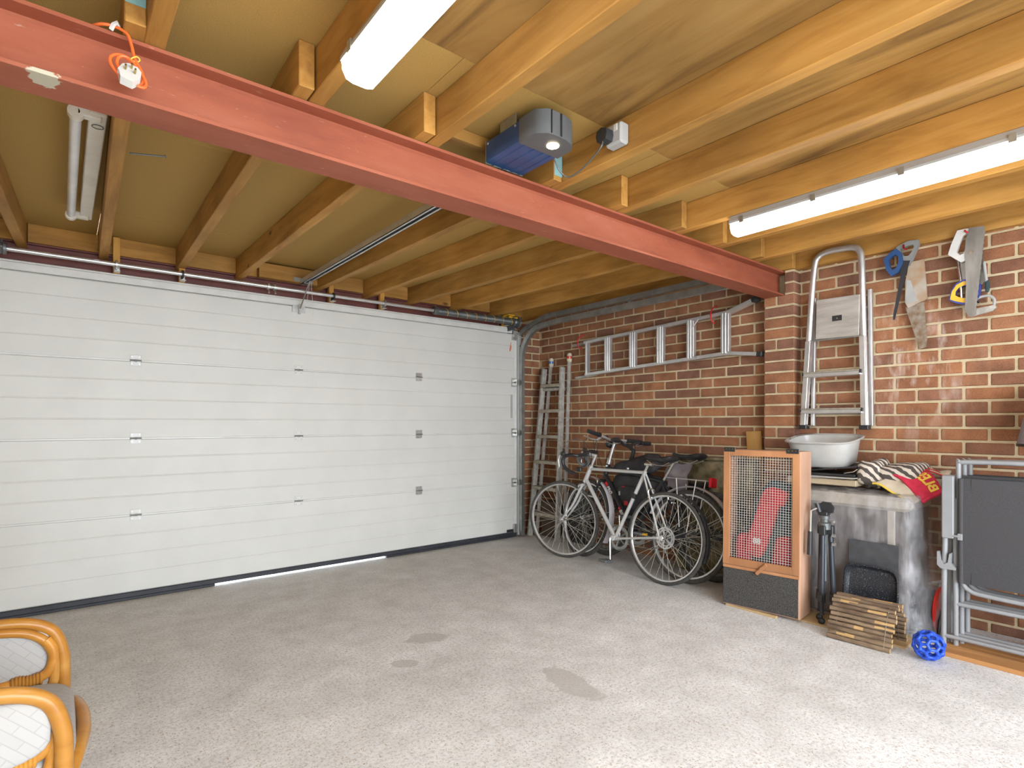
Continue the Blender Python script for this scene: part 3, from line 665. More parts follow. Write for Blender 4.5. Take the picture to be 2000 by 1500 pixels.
tag(q.build('plastic_scrap', 'yel2'), 'scrap of yellow plastic above the right end of the spring', 'scrap')
# right hand track
tk = thing('door_track', 'galvanised steel door track curving from floor to ceiling beside the brick return', 'door track', (3.70, 4.42, 0))
def arc(cy, cz, r, a0, a1, n): return [(cy+r*math.cos(R(a0+(a1-a0)*i/n)), cz+r*math.sin(R(a0+(a1-a0)*i/n))) for i in range(n+1)]
pr = [(3.668, -.026), (3.671, -.026), (3.671, -.010), (3.674, .022), (3.704, .024), (3.706, -.012), (3.712, -.026), (3.719, -.026), (3.719, -.022), (3.712, -.014), (3.709, .028), (3.669, .028)]
low = [(4.43, .02), (4.43, 1.0), (4.43, 1.80)] + arc(4.10, 1.80, .33, 0, 90, 14)[1:]
low = low[:-1] + [(4.10, 2.130), (3.9, 2.142), (2.9, 2.146), (2.04, 2.148)]
q = MB(); q.sweepx(low, [(x, n*.88) for x, n in pr]); q.build('curved_track', 'galv', tk, 40)
up = [(4.455, 2.085), (4.40, 2.12), (4.12, 2.200), (4.02, 2.212), (3.0, 2.212), (2.04, 2.212)]
q = MB(); q.sweepx(up, [(x+.006, n*.82) for x, n in pr]); q.build('upper_track', 'galv', tk, 40)
q = MB(); q.box(3.655, 3.700, 4.448, 4.452, .02, 2.10); q.box(3.655, 3.659, 4.452, 4.545, .02, 2.10); q.build('track_angle', 'lgrey', tk, None)
for i in range(9): q = MB(); q.cyl((3.678, 4.446, .2+i*.22), (3.678, 4.440, .2+i*.22), .006, 6); q.build('bolt', 'steelgrey', tk)
for y in (3.02, 2.22): q = MB(); q.box(3.70, 3.735, y, y+.03, 2.16, 2.236, .001); q.build('hanger', 'galv', tk, None)

# ------------------------------------------------------------------ door opener
op = thing('door_opener', 'blue and grey garage door opener with lit lamp on its rail', 'door opener', (1.476, 1.75, 2.25))
q = MB(); q.box(1.376, 1.576, 1.665, 1.885, 2.252, 2.338, .004)
for x in (1.41, 1.46, 1.51, 1.55): q.box(x-.006, x+.006, 1.668, 1.884, 2.2495, 2.253, .001)
bd = q.build('motor_shell', 'blue', op)
q = MB(); q.box(1.376, 1.576, 1.885, 1.889, 2.250, 2.342, .001); q.build('end_plate', 'galv', bd, None)
for y in (1.69, 1.87): q = MB(); q.cyl((1.376, y, 2.325), (1.373, y, 2.325), .005, 8); q.build('screw', 'zinc', bd)
poly = [(1.374, 1.666), (1.578, 1.666), (1.578, 1.60), (1.566, 1.570), (1.54, 1.548), (1.50, 1.537), (1.45, 1.535), (1.41, 1.540), (1.374, 1.575)]
q = MB(); q.prism(poly, T((0, 0, 2.294)), .092); cp = q.build('lamp_housing', 'grey', op, 50)
q = MB()
for x in (1.425, 1.47, 1.476): q.box(x-.0012, x+.0012, 1.533, 1.545, 2.252, 2.339)
q.build('seam', 'black', cp, None)
q = MB(); q.cyl((1.490, 1.600, 2.2482), (1.490, 1.600, 2.2455), .024, 24); q.build('lamp_lens', 'spot', cp)
q = MB(); q.box(1.452, 1.500, 1.88, 4.44, 2.286, 2.290); q.box(1.452, 1.455, 1.88, 4.44, 2.252, 2.288); q.box(1.497, 1.500, 1.88, 4.44, 2.252, 2.288); q.box(1.452, 1.465, 1.88, 4.44, 2.252, 2.255); q.box(1.487, 1.500, 1.88, 4.44, 2.252, 2.255); rl = q.build('rail', 'alu', op, None)
q = MB(); q.box(1.466, 1.486, 1.90, 4.42, 2.262, 2.272); q.build('drive_belt', 'black', rl, None)
q = MB(); q.box(1.40, 1.552, 4.436, 4.440, 2.268, 2.30, .001); q.box(1.455, 1.497, 4.36, 4.436, 2.245, 2.252, .001); q.build('rail_bracket', 'galv', op, None)
q = MB(); q.tube([(1.476, 4.30, 2.25), (1.448, 4.43, 2.055)], .005, 6); q.build('door_arm', 'galv', op)
q = MB(); q.tube([(1.480, 4.28, 2.25), (1.492, 4.27, 2.05), (1.494, 4.27, 1.98)], .0015, 5); q.tube([(1.472, 4.28, 2.25), (1.455, 4.30, 2.08)], .0015, 5); q.build('release_cord', 'white', op)
for x in (1.385, 1.560): q = MB(); q.box(x, x+.007, 1.70, 1.80, 2.338, 2.384, .001); q.build('hanging_strap', 'galv', op, None)
so = thing('socket_box', 'grey surface socket box on the joist right of the door opener', 'socket', (1.736, 1.46, 2.30))
q = MB(); q.box(1.688, 1.737, 1.425, 1.508, 2.262, 2.345, .008); q.build('box_body', 'lgrey', so)
q = MB(); q.box(1.685, 1.689, 1.445, 1.462, 2.312, 2.338, .001); q.build('label_patch', 'white', so, None)
pg = thing('black_plug', 'black plug in the grey socket box with a sagging lead', 'plug', (1.67, 1.49, 2.29))
q = MB(); q.prism([(.0, -.026), (.022, -.022), (.028, .0), (.024, .02), (.0, .028), (-.024, .02), (-.028, .0), (-.022, -.022)], frame((1.668, 1.492, 2.298), (0, 1, 0), (0, 0, 1)), .042); q.build('plug_body', 'black', pg, 50)
q = MB(); q.tube(cr([(1.655, 1.49, 2.272), (1.65, 1.50, 2.248), (1.655, 1.56, 2.222), (1.662, 1.63, 2.205), (1.655, 1.685, 2.20), (1.63, 1.705, 2.225), (1.60, 1.700, 2.252), (1.578, 1.69, 2.262)], 6), .0034, 6); q.build('lead', 'steelgrey', pg)

# ------------------------------------------------------------------ ceiling lights
def luminaire(x, y0, y1, label):
    t = thing('batten_light', label, 'ceiling light', (x, (y0+y1)/2, ZJ), 'lit ceiling lights')
    b = MB(); zt = ZJ-.001
    P = [(-.042, zt), (.042, zt), (.056, zt-.030), (.056, zt-.040), (-.056, zt-.040), (-.056, zt-.030)]; k = len(P)
    b.add([(x+p, y0, z) for p, z in P] + [(x+p, y1, z) for p, z in P], [(i, (i+1) % k, k+(i+1) % k, k+i) for i in range(k)] + [tuple(range(k)), tuple(range(k, 2*k))[::-1]])
    b.build('housing', 'lgrey', t, None)
    P = [(-.054, zt-.041), (.054, zt-.041), (.052, zt-.065), (.040, zt-.088), (.02, zt-.094), (-.02, zt-.094), (-.040, zt-.088), (-.052, zt-.065)]; k = len(P)
    b = MB(); b.add([(x+p, y0+.006, z) for p, z in P] + [(x+p, y1-.006, z) for p, z in P], [(i, (i+1) % k, k+(i+1) % k, k+i) for i in range(k)] + [tuple(range(k)), tuple(range(k, 2*k))[::-1]])
    b.build('diffuser', 'lamp', t, 50)
    n = 5
    for i in range(n):
        y = y1-.07-(y1-y0-.14)*i/(n-1)
        for sx in (-1, 1):
            b = MB(); b.box(x+sx*.057-.003, x+sx*.057+.003, y-.012, y+.012, zt-.050, zt-.018, .001); b.build('clip', 'galv', t, None)
luminaire(.672, .02, 1.545, 'lit batten light under the joist near the top middle of the picture')
luminaire(2.742, .03, 1.555, 'lit batten light on the right under the joists above the saws')
ol = thing('old_tube_light', 'old unlit white fluorescent fitting with bare tube beyond the red beam', 'ceiling light', (.12, 3.2, ZC))
q = MB(); q.box(.080, .136, 2.60, 3.97, 2.318, 2.383, .004); q.build('housing', 'trimold', ol)
q = MB(); q.cyl((.042, 2.62, 2.315), (.042, 3.95, 2.315), .019, 14); q.build('tube', 'tubeoff', ol)
for y in (2.62, 3.93):
    q = MB(); q.lathe(frame((.042, y, 2.315), (1, 0, 0), (0, 0, 1)), [(.012, -.018), (.026, -.016), (.026, .016), (.012, .018)], 16); q.box(.045, .12, y-.018, y+.018, 2.305, 2.34, .004); e = q.build('end_holder', 'trimold', ol)
q = MB(); q.lathe(T((.110, 2.70, 2.3165)), [(.016, -.001), (.018, .001), (.020, .001), (.020, -.001)], 20, True); q.build('starter_ring', 'steelgrey', ol)

# orange lead hung over the beam
oc = thing('orange_lead', 'coiled orange cable with white three pin plug hung on the red beam', 'cable', (.14, 1.85, 2.12))
pts = [(.060, 1.90, 2.243), (.085, 1.868, 2.244), (.115, 1.862, 2.246), (.140, 1.852, 2.232), (.150, 1.846, 2.20), (.157, 1.842, 2.165), (.172, 1.838, 2.135), (.176, 1.836, 2.108), (.160, 1.832, 2.090), (.130, 1.832, 2.097), (.104, 1.834, 2.125), (.104, 1.838, 2.150), (.128, 1.840, 2.163), (.152, 1.840, 2.150), (.166, 1.836, 2.120), (.158, 1.832, 2.098), (.135, 1.830, 2.105), (.117, 1.832, 2.130), (.122, 1.836, 2.155), (.142, 1.838, 2.160), (.166, 1.834, 2.135), (.181, 1.830, 2.105), (.176, 1.824, 2.086), (.160, 1.822, 2.084)]
q = MB(); q.tube(cr(pts, 6), .0042, 8); q.build('cable', 'orange', oc)
q = MB(); mm = frame((.145, 1.822, 2.112), (1, -.12, -.25), (.25, .45, 1))
q.prism([(-.026, -.012), (.026, -.012), (.022, .014), (.010, .026), (-.010, .026), (-.022, .014)], mm, .016)
q.prism([(-.024, -.012), (.024, -.012), (.014, -.036), (-.014, -.036)], mm @ T((0, 0, -.004)), .024); pl = q.build('plug', 'white', oc)
q = MB()
for a, b_ in ((0, .012), (-.011, -.002), (.011, -.002)): q.obox(mm @ T((a, b_, .012)), .004, .006, .020)
q.build('pin', 'brass', pl, None)
q = MB(); q.tube([(.105, 1.866, 2.236), (.110, 1.858, 2.248), (.117, 1.858, 2.256), (.122, 1.864, 2.250)], .006, 6); q.build('cable_clip', 'white', oc)
q = MB(); q.tube(cr([(.148, 1.834, 2.158), (.160, 1.832, 2.168), (.168, 1.836, 2.164), (.160, 1.842, 2.158)], 4, True), .0016, 5, True); q.build('twist_tie', 'yellow', oc)

# ------------------------------------------------------------------ bicycles
def make_bike(name, label, loc, yaw, lean, P):
    """local axes: x forward, y to the rider's left, z up, origin at the rear contact point"""
    t = thing(name, label, 'bicycle', loc, 'bicycles against the wall')
    # forward -> +Y world, left -> -X world; lean tips the top towards the wall (+X)
    base = T(loc) @ RZ(90+yaw) @ RX(lean)
    r = P['R']; wb = P['wb']; tr = P['tr']
    steer = P.get('steer', 0)
    hb, ht = V(P['head_b']), V(P['head_t']); ax = (ht-hb).normalized()
    st = base @ T(hb) @ Matrix.Rotation(R(steer), 4, ax) @ T(-hb)
    def wheel(nm, xf, cx, rear):
        c = V((cx, 0, r)); fr = frame(c, (1, 0, 0), (0, 0, 1))
        b = MB(xf); n = 48; pr = [(r-tr+tr*math.cos(2*PI*k/8), tr*math.sin(2*PI*k/8)) for k in range(8)]
        b.lathe(fr, pr, n, True); w = b.build(nm, 'tyre', t, 60)
        ro = r-2*tr+.004
        b = MB(xf); b.lathe(fr, [(ro, -tr*.62), (ro+.004, -tr*.75), (ro+.004, tr*.75), (ro, tr*.62), (ro-.010, tr*.5), (ro-.014, 0), (ro-.010, -tr*.5)], n, True); b.build('rim', P.get('rim', 'alu'), w, 40)
        b = MB(xf); b.lathe(fr, [(.008, -.055), (.010, -.05), (.012, -.036), (.021, -.035), (.021, -.031), (.013, -.028), (.013, .028), (.021, .031), (.021, .035), (.012, .036), (.010, .05), (.008, .055)], 14); b.build('hub', 'chrome', w, 40)
        b = MB(xf); ns = 32
        for k in range(ns):
            a = 2*PI*k/ns; sgn = 1 if k % 2 else -1; off = (1 if (k//2) % 2 else -1)*.9
            p0 = fr @ V((.020*math.cos(a+off), .020*math.sin(a+off), sgn*.033)); p1 = fr @ V(((ro-.014)*math.cos(a), (ro-.014)*math.sin(a), 0))
            b.tube([p0, p1], .0013, 4, cap=False)
        tag(b.build('spokes', 'spoke', w, 60), kind='stuff')
        if rear and P.get('disc'):
            b = MB(xf); b.lathe(fr, [(.052, -.0015), (.062, -.0015), (.062, .0015), (.052, .0015)], 40, True); b.lathe(fr, [(.069, -.0015), (.080, -.0015), (.080, .0015), (.069, .0015)], 40, True)
            for k in range(10):
                a = 2*PI*k/10; b.obox(fr @ Matrix.Rotation(a, 4, 'Z') @ T((.0655, 0, 0)), .012, .020, .003)
            for k in range(5):
                a = 2*PI*k/5; b.obox(fr @ Matrix.Rotation(a, 4, 'Z') @ T((.036, 0, 0)), .036, .012, .003)
            b.build('spoke_guard', 'alu', w, 40)
        return w
    wheel('rear_wheel', base, 0, True); wheel('front_wheel', st, wb, False)
    bb, sc, dp = V(P['bb']), V(P['seat_c']), V((0, 0, r)); fm = P['frame']
    b = MB(base); tb = P.get('tube', .015)
    b.tube([ht-ax*.03, sc], tb*.9, 10); b.tube([hb+ax*.03, bb], tb*1.1, 10); b.tube([bb, sc + (sc-bb).normalized()*.015], tb, 10)
    for s_ in (-1, 1):
        b.tube([bb+V((-.03, s_*.025, 0)), dp+V((.02, s_*.062, 0))], tb*.62, 8); b.tube([sc+V((0, s_*.015, -.01)), dp+V((.01, s_*.062, .01))], tb*.5, 8)
        b.obox(base.inverted() @ base @ T(dp+V((.0, s_*.063, 0))), .045, .005, .035, .002)
    b.tube([bb+V((0, -.036, 0)), bb+V((0, .036, 0))], .021, 12)
    b.tube([hb, ht], .018, 12) if fm != 'bikered' else None
    fo = b.build('bike_frame', fm, t, 50)
    b = MB(base); b.tube([hb, ht], .0185, 12); b.build('head_tube', P.get('headmat', fm), fo, 50)
    # fork with forward bend
    b = MB(st); fh = V((wb, 0, r)); crown = hb-ax*.012
    for s_ in (-1, 1):
        q0 = crown+V((0, s_*.042, -.012)); q2 = fh+V((0, s_*.05, 0)); q1 = q0.lerp(q2, .55) + V((-.022, 0, -.0))
        b.tube(cr([q0, q0.lerp(q2, .28)+V((-.012, 0, 0)), q1, q0.lerp(q2, .85)+V((-.012, 0, 0)), q2], 4), [.0125-.006*(i/16) for i in range(17)], 8)
    b.tube([crown+V((0, -.045, -.010)), crown+V((0, .045, -.010))], .014, 8); b.build('fork', P.get('forkmat', fm), t, 50)
    # seat post and saddle
    sd = V(P['saddle']); pe = sc+(sc-bb).normalized()*max(.02, (sd.z-.045-sc.z)/((sc-bb).normalized().z)); b = MB(base); b.tube([sc, pe], .0125, 10); b.tube([pe+V((-.04, 0, 0)), pe+V((.03, 0, 0))], .015, 8); b.build('seat_post', 'chrome', t, 50)
    b = MB(base); vs = []; fs = []; prof = [(-.135, .030, .012), (-.125, .066, .026), (-.09, .076, .032), (-.05, .070, .030), (-.01, .045, .026), (.05, .026, .022), (.10, .021, .020), (.13, .014, .015), (.138, .005, .006)]
    n = 14
    for (x, hw, hh) in prof:
        for k in range(n):
            a = 2*PI*k/n; zz = math.sin(a); vs.append(sd+V((x, hw*math.cos(a), (hh*.6 if zz > 0 else hh)*zz - .06*hw*0 + (.014*(x/.13)**2)))) 
    for i in range(len(prof)-1):
        for k in range(n): fs.append((i*n+k, i*n+(k+1) % n, (i+1)*n+(k+1) % n, (i+1)*n+k))
    fs += [tuple(range(n))[::-1], tuple(range((len(prof)-1)*n, len(prof)*n))]
    b.add(vs, fs); sa = b.build('saddle', 'black', t, 60)
    b = MB(base)
    for s_ in (-1, 1): b.tube(cr([sd+V((-.11, s_*.035, -.02)), sd+V((-.05, s_*.022, -.045)), sd+V((.04, s_*.02, -.042)), sd+V((.11, s_*.008, -.012))], 4), .0035, 6)
    b.build('saddle_rail', 'chrome', sa)
    # cranks, chainring, pedals, chain
    ca = R(P.get('crank', -75)); cl = .17
    b = MB(base); b.lathe(frame(bb+V((0, -.045, 0)), (1, 0, 0), (0, 0, 1)), [(.070, -.002), (.094, -.002), (.098, 0), (.094, .002), (.070, .002)], 40, True)
    for k in range(5): a = 2*PI*k/5; b.tube([bb+V((0, -.045, 0)), bb+V((.075*math.cos(a), -.045, .075*math.sin(a)))], .007, 6)
    b.build('chainring', 'galv', t, 40)
    for s_, an in ((1, ca), (-1, ca+PI)):
        e = bb+V((cl*math.cos(an), s_*.075, cl*math.sin(an))); b = MB(base); b.tube([bb+V((0, s_*.058, 0)), e], [.015, .011], 8, flat=.6); b.cyl(e+V((0, -.008*s_, 0)), e+V((0, .02*s_, 0)), .009, 8); ck = b.build('crank', P.get('crankmat', 'chrome'), t, 50)
        b = MB(base); pc = e+V((0, s_*.055, 0))
        for dx in (-.036, .036): b.box(pc.x+dx-.005, pc.x+dx+.005, pc.y-.042, pc.y+.042, pc.z-.011, pc.z+.011, .002)
        for dy in (-.042, 0, .042): b.box(pc.x-.036, pc.x+.036, pc.y+dy-.004, pc.y+dy+.004, pc.z-.010, pc.z+.010, .002)
        b.cyl(e, pc+V((0, s_*.04, 0)), .007, 8); b.build('pedal', P.get('pedalmat', 'steelgrey'), ck)
        if P.get('pedref') and s_ > 0: b = MB(base); b.box(pc.x-.045, pc.x-.039, pc.y-.03, pc.y+.03, pc.z-.008, pc.z+.008, .001); b.build('pedal_reflector', 'yel2', ck, None)
    b = MB(base); b.tube([bb+V((0, -.045, .092)), dp+V((0, -.045, .034))], .004, 4); b.tube([bb+V((0, -.045, -.092)), dp+V((.02, -.045, -.075))], .004, 4)
    b.lathe(frame(dp+V((0, -.042, 0)), (1, 0, 0), (0, 0, 1)), [(.012, -.014), (.030, -.014), (.046, .012), (.012, .014)], 24); b.tube([dp+V((.0, -.05, -.02)), dp+V((.03, -.05, -.10))], .008, 6); b.build('drivetrain', 'steelgrey', t, 40)
    # brakes
    for nm, xf, p in (('front_brake', st, crown+V((.03, 0, -.03))), ('rear_brake', base, sc.lerp(dp, .36)+V((-.0, 0, .02)))):
        b = MB(xf)
        for s_ in (-1, 1): b.tube(cr([p+V((0, s_*.012, .03)), p+V((.006, s_*.040, .012)), p+V((.004, s_*.030, -.03))], 4), .006, 6); b.box(p.x-.02, p.x+.02, p.y+s_*.022-.004, p.y+s_*.022+.004, p.z-.042, p.z-.03, .002)
        b.build(nm, 'chrome', t)
    return t, base, st
# 1: silver road bike in front
P1 = dict(R=.335, tr=.0145, wb=1.045, head_b=(.840, 0, .672), head_t=(.778, 0, .815), bb=(.462, 0, .262), seat_c=(.222, 0, .795), saddle=(.095, 0, .905), frame='silver', steer=20, disc=True, crank=-101)
b1, B1, S1 = make_bike('road_bike', 'silver drop bar road bike standing in front of the other bicycles', (3.385, 2.480, 0), 0, 6.5, P1)
ht = V(P1['head_t']); ax = (ht-V(P1['head_b'])).normalized(); stop = ht+ax*.105
b = MB(S1); b.tube([ht, stop], .0115, 10); b.tube([stop-ax*.012, stop+V((.065, 0, .0))], .013, 10); b.build('stem', 'silver', b1, 50)
bc = stop+V((.07, 0, .002)); pts = []
for s_ in (-1, 1):
    b = MB(S1); pts = [bc, bc+V((0, s_*.10, 0)), bc+V((.012, s_*.185, .0)), bc+V((.075, s_*.205, .004)), bc+V((.125, s_*.21, -.022)), bc+V((.128, s_*.212, -.075)), bc+V((.085, s_*.214, -.122)), bc+V((.02, s_*.215, -.145))]
    b.tube(cr(pts, 6), .0145, 10); hbr = b.build('drop_bar', 'black', b1, 60)
    b = MB(S1); h0 = bc+V((.120, s_*.21, .0)); b.blob(S1.inverted() @ S1 @ T(h0+V((.012, 0, .012))), .024, .014, .020, .8, 12, 8); b.build('brake_hood', 'black', hbr)
    b = MB(S1); b.tube(cr([h0+V((.028, 0, .01)), h0+V((.050, 0, -.035)), h0+V((.046, 0, -.095)), h0+V((.055, 0, -.115))], 5), [.006]*8+[.0045]*8, 6); b.build('brake_lever', 'zinc', hbr)
    b = MB(S1); b.tube(cr([h0+V((.02, 0, .03)), h0+V((.0, -s_*.03, .10)), h0+V((-.10, -s_*.10, .13)), h0+V((-.16, -s_*.17, .02)), h0+V((-.15, -s_*.20, -.10))], 6), .0022, 5); b.build('brake_cable', 'black', hbr)
b = MB(S1)
for k in range(5):
    c = bc+V((.015+.006*k, .065-.012*k, -.050)); rr = .058-.007*k
    b.tube([c+V((rr*math.cos(2*PI*i/20)*1.0, .02*math.sin(2*PI*i/10+k), rr*math.sin(2*PI*i/20)*1.05)) for i in range(20)], .0045, 6, True)
lk = b.build('coiled_lock', 'steelgrey', None, 60); tag(lk, 'coiled grey cable lock hung on the road bike handlebar', 'cable lock')
b = MB(S1); b.box(bc.x+.03, bc.x+.075, bc.y+.05, bc.y+.085, bc.z-.145, bc.z-.110, .006); tag(b.build('front_lamp', 'black'), 'small black bicycle lamp below the coiled lock', 'lamp')
b = MB(B1)
pts = [(.352*math.cos(R(a)), 0, .335+.352*math.sin(R(a))) for a in range(112, 208, 8)]
b.tube(pts, .021, 8, flat=.25, up=(math.cos(R(112)), 0, math.sin(R(112)))); b.build('rear_mudguard', 'black', b1, 60)
b = MB(B1); bb = V(P1['bb']); b.tube([bb.lerp(V(P1['seat_c']), .62), bb.lerp(V(P1['seat_c']), .69)], .019, 12); b.build('seat_tube_band', 'black', b1)
b = MB(B1)
for f_ in (.3, .7): q_ = V(P1['head_t']).lerp(V(P1['seat_c']), f_); b.box(q_.x-.008, q_.x+.008, -.006, .006, q_.z+.008, q_.z+.022, .002)
b.build('cable_stop', 'silver', b1)
b = MB(B1); hb_ = V(P1['head_b']); q_ = hb_.lerp(bb, .33); b.tube([q_+V((0, .0, .02)), q_+V((.03, .05, .03))], .006, 6); b.tube([q_+V((0, 0, .02)), q_+V((.03, -.05, .03))], .006, 6); b.build('gear_lever', 'zinc', b1)
# 2: black bike with grey mudguards and rack
P2 = dict(R=.340, tr=.019, wb=1.065, head_b=(.865, 0, .70), head_t=(.835, 0, .825), bb=(.50, 0, .29), seat_c=(.26, 0, .72), saddle=(.055, 0, .925), frame='bikeblack', steer=-10, disc=False, crank=175, crankmat='galv', pedref=True, tube=.018)
b2, B2, S2 = make_bike('touring_bike', 'black bicycle with pale grey mudguards and rear rack between the other bicycles', (3.548, 2.405, 0), -.5, 8, P2)
for nm, xf, cx, a0, a1 in (('rear_mudguard', B2, 0, 20, 172), ('front_mudguard', S2, P2['wb'], 88, 205)):
    b = MB(xf); rg = .362; pts = [(cx+rg*math.cos(R(a0+(a1-a0)*i/18)), 0, .34+rg*math.sin(R(a0+(a1-a0)*i/18))) for i in range(19)]
    if nm == 'rear_mudguard': pts = [(cx+rg*math.cos(R(a)), 0, .34+rg*math.sin(R(a))) for a in range(20, 205, 8)]
    else: pts = [(cx+rg*math.cos(R(a)), 0, .34+rg*math.sin(R(a))) for a in range(95, 212, 6)]
    u0 = V(pts[0])-V((cx, 0, .34)); b.tube(pts, .028, 8, flat=.25, up=u0); mg = b.build(nm, 'mud', b2, 60)
    b = MB(xf)
    for s_ in (-1, 1):
        e = pts[-2]; b.tube([(cx, s_*.055, .34), (e[0], s_*.024, e[2])], .002, 5); b.tube([(cx, s_*.055, .34), (pts[-8][0], s_*.024, pts[-8][2])], .002, 5)
    b.build('stay', 'zinc', mg)
b = MB(B2); zr = .755
for s_ in (-.05, 0, .05): b.tube([(.20, s_, zr), (-.15, s_, zr)], .0045, 6)
for x in (.19, .02, -.14): b.tube([(x, -.055, zr), (x, .055, zr)], .0045, 6)
for s_ in (-.06, .06):
    for x in (.10, -.07): b.tube([(x, s_, zr), (x*.35, s_, .37)], .004, 6)
rk = b.build('rear_rack', 'alu', b2)
b = MB(B2); b.box(-.180, -.156, -.036, .036, zr-.045, zr+.025, .004); b.build('rear_reflector', 'reflect', rk)
h2 = V(P2['head_t']); a2 = (h2-V(P2['head_b'])).normalized(); top2 = h2+a2*.19
b = MB(S2); b.tube(cr([h2, h2+a2*.12, top2, top2+V((.03, 0, .02))], 4), .0125, 10); b.tube([h2+a2*.0, h2+a2*.035], .021, 12); b.build('quill_stem', 'alu', b2, 50)
bc2 = top2+V((.035, 0, .022))
b = MB(S2); b.tube(cr([bc2+V((-.035, -.285, .030)), bc2+V((-.01, -.15, .020)), bc2, bc2+V((-.01, .15, .020)), bc2+V((-.035, .285, .030))], 6), .0115, 10); fb = b.build('flat_bar', 'alu', b2, 60)
for s_ in (-1, 1):
    b = MB(S2); p0 = bc2+V((-.036, s_*.29, .030)); p1 = bc2+V((-.015, s_*.165, .021)); b.tube([p0, p1], .0175, 10); b.tube([p1, p1+V((.004, -s_*.02, 0))], .021, 10); b.build('grip', 'black', fb)
    b = MB(S2); p1 = bc2+V((-.012, s_*.14, 0)); b.tube([p1, p1+V((.03, 0, -.02))], .012, 8); b.tube(cr([p1+V((.03, 0, -.02)), p1+V((.06, s_*.05, -.018)), p1+V((.055, s_*.13, -.006))], 5), .006, 6); b.build('brake_lever', 'zinc', fb)
b = MB(S2)
for s_ in (-1, 1): b.tube(cr([bc2+V((.02, s_*.13, -.01)), bc2+V((.09, s_*.10, -.04)), bc2+V((.10, s_*.04, -.16)), bc2+V((.02, s_*.02, -.30))], 6), .0025, 5)
b.build('brake_cable', 'black', b2)
b = MB(S2); b.box(bc2.x-.02, bc2.x+.04, -.075, -.03, bc2.z-.01, bc2.z+.03, .006); b.blob(T(bc2+V((.015, .06, .012))), .024, .024, .02, .8, 12, 8); b.blob(T(bc2+V((.05, -.03, -.035))), .03, .05, .03, .8, 12, 8); b.build('bar_fittings', 'black', b2)
hb2 = V(P2['head_b']); bb2 = V(P2['bb']); d2 = (bb2-hb2).normalized()
for wd_, f_, fc in (('PRO', .16, 'white'), ('BIKE', .60, 'white')):
    p = hb2.lerp(bb2, f_) + V((0, .0215, 0)); up_ = V((0, 0, 1)) - d2*d2.z
    m = B2 @ frame(p - up_.normalized()*.012, d2, up_) ; m = B2 @ Matrix(frame(p-up_.normalized()*.012, d2, up_))
    tm = text_mesh(wd_, .040, Matrix(m), .0012, .0006, .25); tm.build('lettering', 'white', b2, None)
b = MB(B2)
for f0, f1 in ((.08, .15), (.55, .60), (.70, .74)): p = hb2.lerp(bb2, f0); q_ = hb2.lerp(bb2, f1); b.tube([p, q_], .0206, 12)
b.build('red_band', 'bikered', b2)
# 3: red and black mountain bike nearest the wall
P3 = dict(R=.330, tr=.026, wb=1.06, head_b=(.83, 0, .70), head_t=(.795, 0, .845), bb=(.46, 0, .29), seat_c=(.22, 0, .60), saddle=(.16, 0, .70), frame='bikeblack', headmat='bikered', forkmat='black', steer=-4, disc=False, crank=20, crankmat='black', rim='steelgrey', tube=.02)
b3, B3, S3 = make_bike('mountain_bike', 'black mountain bike with red head tube standing closest to the brick wall', (3.735, 2.305, 0), -.5, 4, P3)
h3 = V(P3['head_t']); a3 = (h3-V(P3['head_b'])).normalized(); t3 = h3+a3*.10
b = MB(S3); b.tube([h3, t3], .017, 10); b.tube([t3-a3*.01, t3+V((.075, 0, .035))], .016, 10); b.tube([h3, h3+a3*.03], .022, 12); b.build('stem', 'black', b3, 50)
bc3 = t3+V((.08, 0, .037))
b = MB(S3); b.tube(cr([bc3+V((-.05, -.225, .030)), bc3+V((-.015, -.1, .028)), bc3+V((0, -.04, 0)), bc3+V((0, .04, 0)), bc3+V((-.015, .1, .028)), bc3+V((-.05, .225, .030))], 6), .0125, 10); rb = b.build('riser_bar', 'black', b3, 60)
for s_ in (-1, 1):
    b = MB(S3); b.tube([bc3+V((-.05, s_*.23, .030)), bc3+V((-.028, s_*.13, .029))], .0175, 10); b.build('grip', 'black', rb)
    b = MB(S3); p1 = bc3+V((-.02, s_*.11, .02)); b.tube(cr([p1, p1+V((.05, s_*.03, -.02)), p1+V((.04, s_*.11, -.008))], 5), .006, 6); b.build('brake_lever', 'zinc', rb)
# panniers on the middle bike's top tube
pn = thing('pannier_bag', 'black pannier bag with red emblem hanging between the bicycles', 'bag', (3.70, 2.95, .42))
q = MB(); q.blob(T((3.705, 3.03, .575)), .048, .165, .165, .45, 28, 16, .02, 9, 3); q.build('bag_body', 'blackfab', pn, 80)
q = MB(); q.blob(T((3.664, 3.03, .555)), .022, .10, .10, .5, 20, 12, .008, 10, 5); q.build('front_pocket', 'blackfab', pn, 80)
q = MB(); q.blob(T((3.715, 2.80, .59)), .042, .125, .155, .5, 20, 12, .02, 9, 8); q.build('side_pocket', 'textil', pn, 80)
q = MB(); q.prism([(-.022, -.006), (-.004, .006), (.004, .012), (.000, .004), (.024, .002), (.002, -.002)], frame((3.640, 3.05, .640), (0, -1, 0), (0, 0, 1)), .003); q.build('red_emblem', 'bikered', pn)
q = MB(); q.box(3.633, 3.6365, 3.00, 3.04, .490, .525, .001); q.build('label_patch', 'redfab', pn, None)
q = MB(); q.box(3.634, 3.642, 3.085, 3.10, .565, .60, .002); q.build('buckle', 'lgrey', pn)
q = MB(); q.blob(T((3.68, 2.92, .815)) @ RX(-8), .08, .24, .065, .75, 28, 14, .05, 8, 2); q.blob(T((3.70, 2.80, .885)), .05, .085, .045, .8, 18, 10, .02, 9, 4)
tag(q.build('rolled_jacket', 'blackfab', None, 80), 'black rain cover bundled on top of the pannier bag', 'cover')
q = MB()
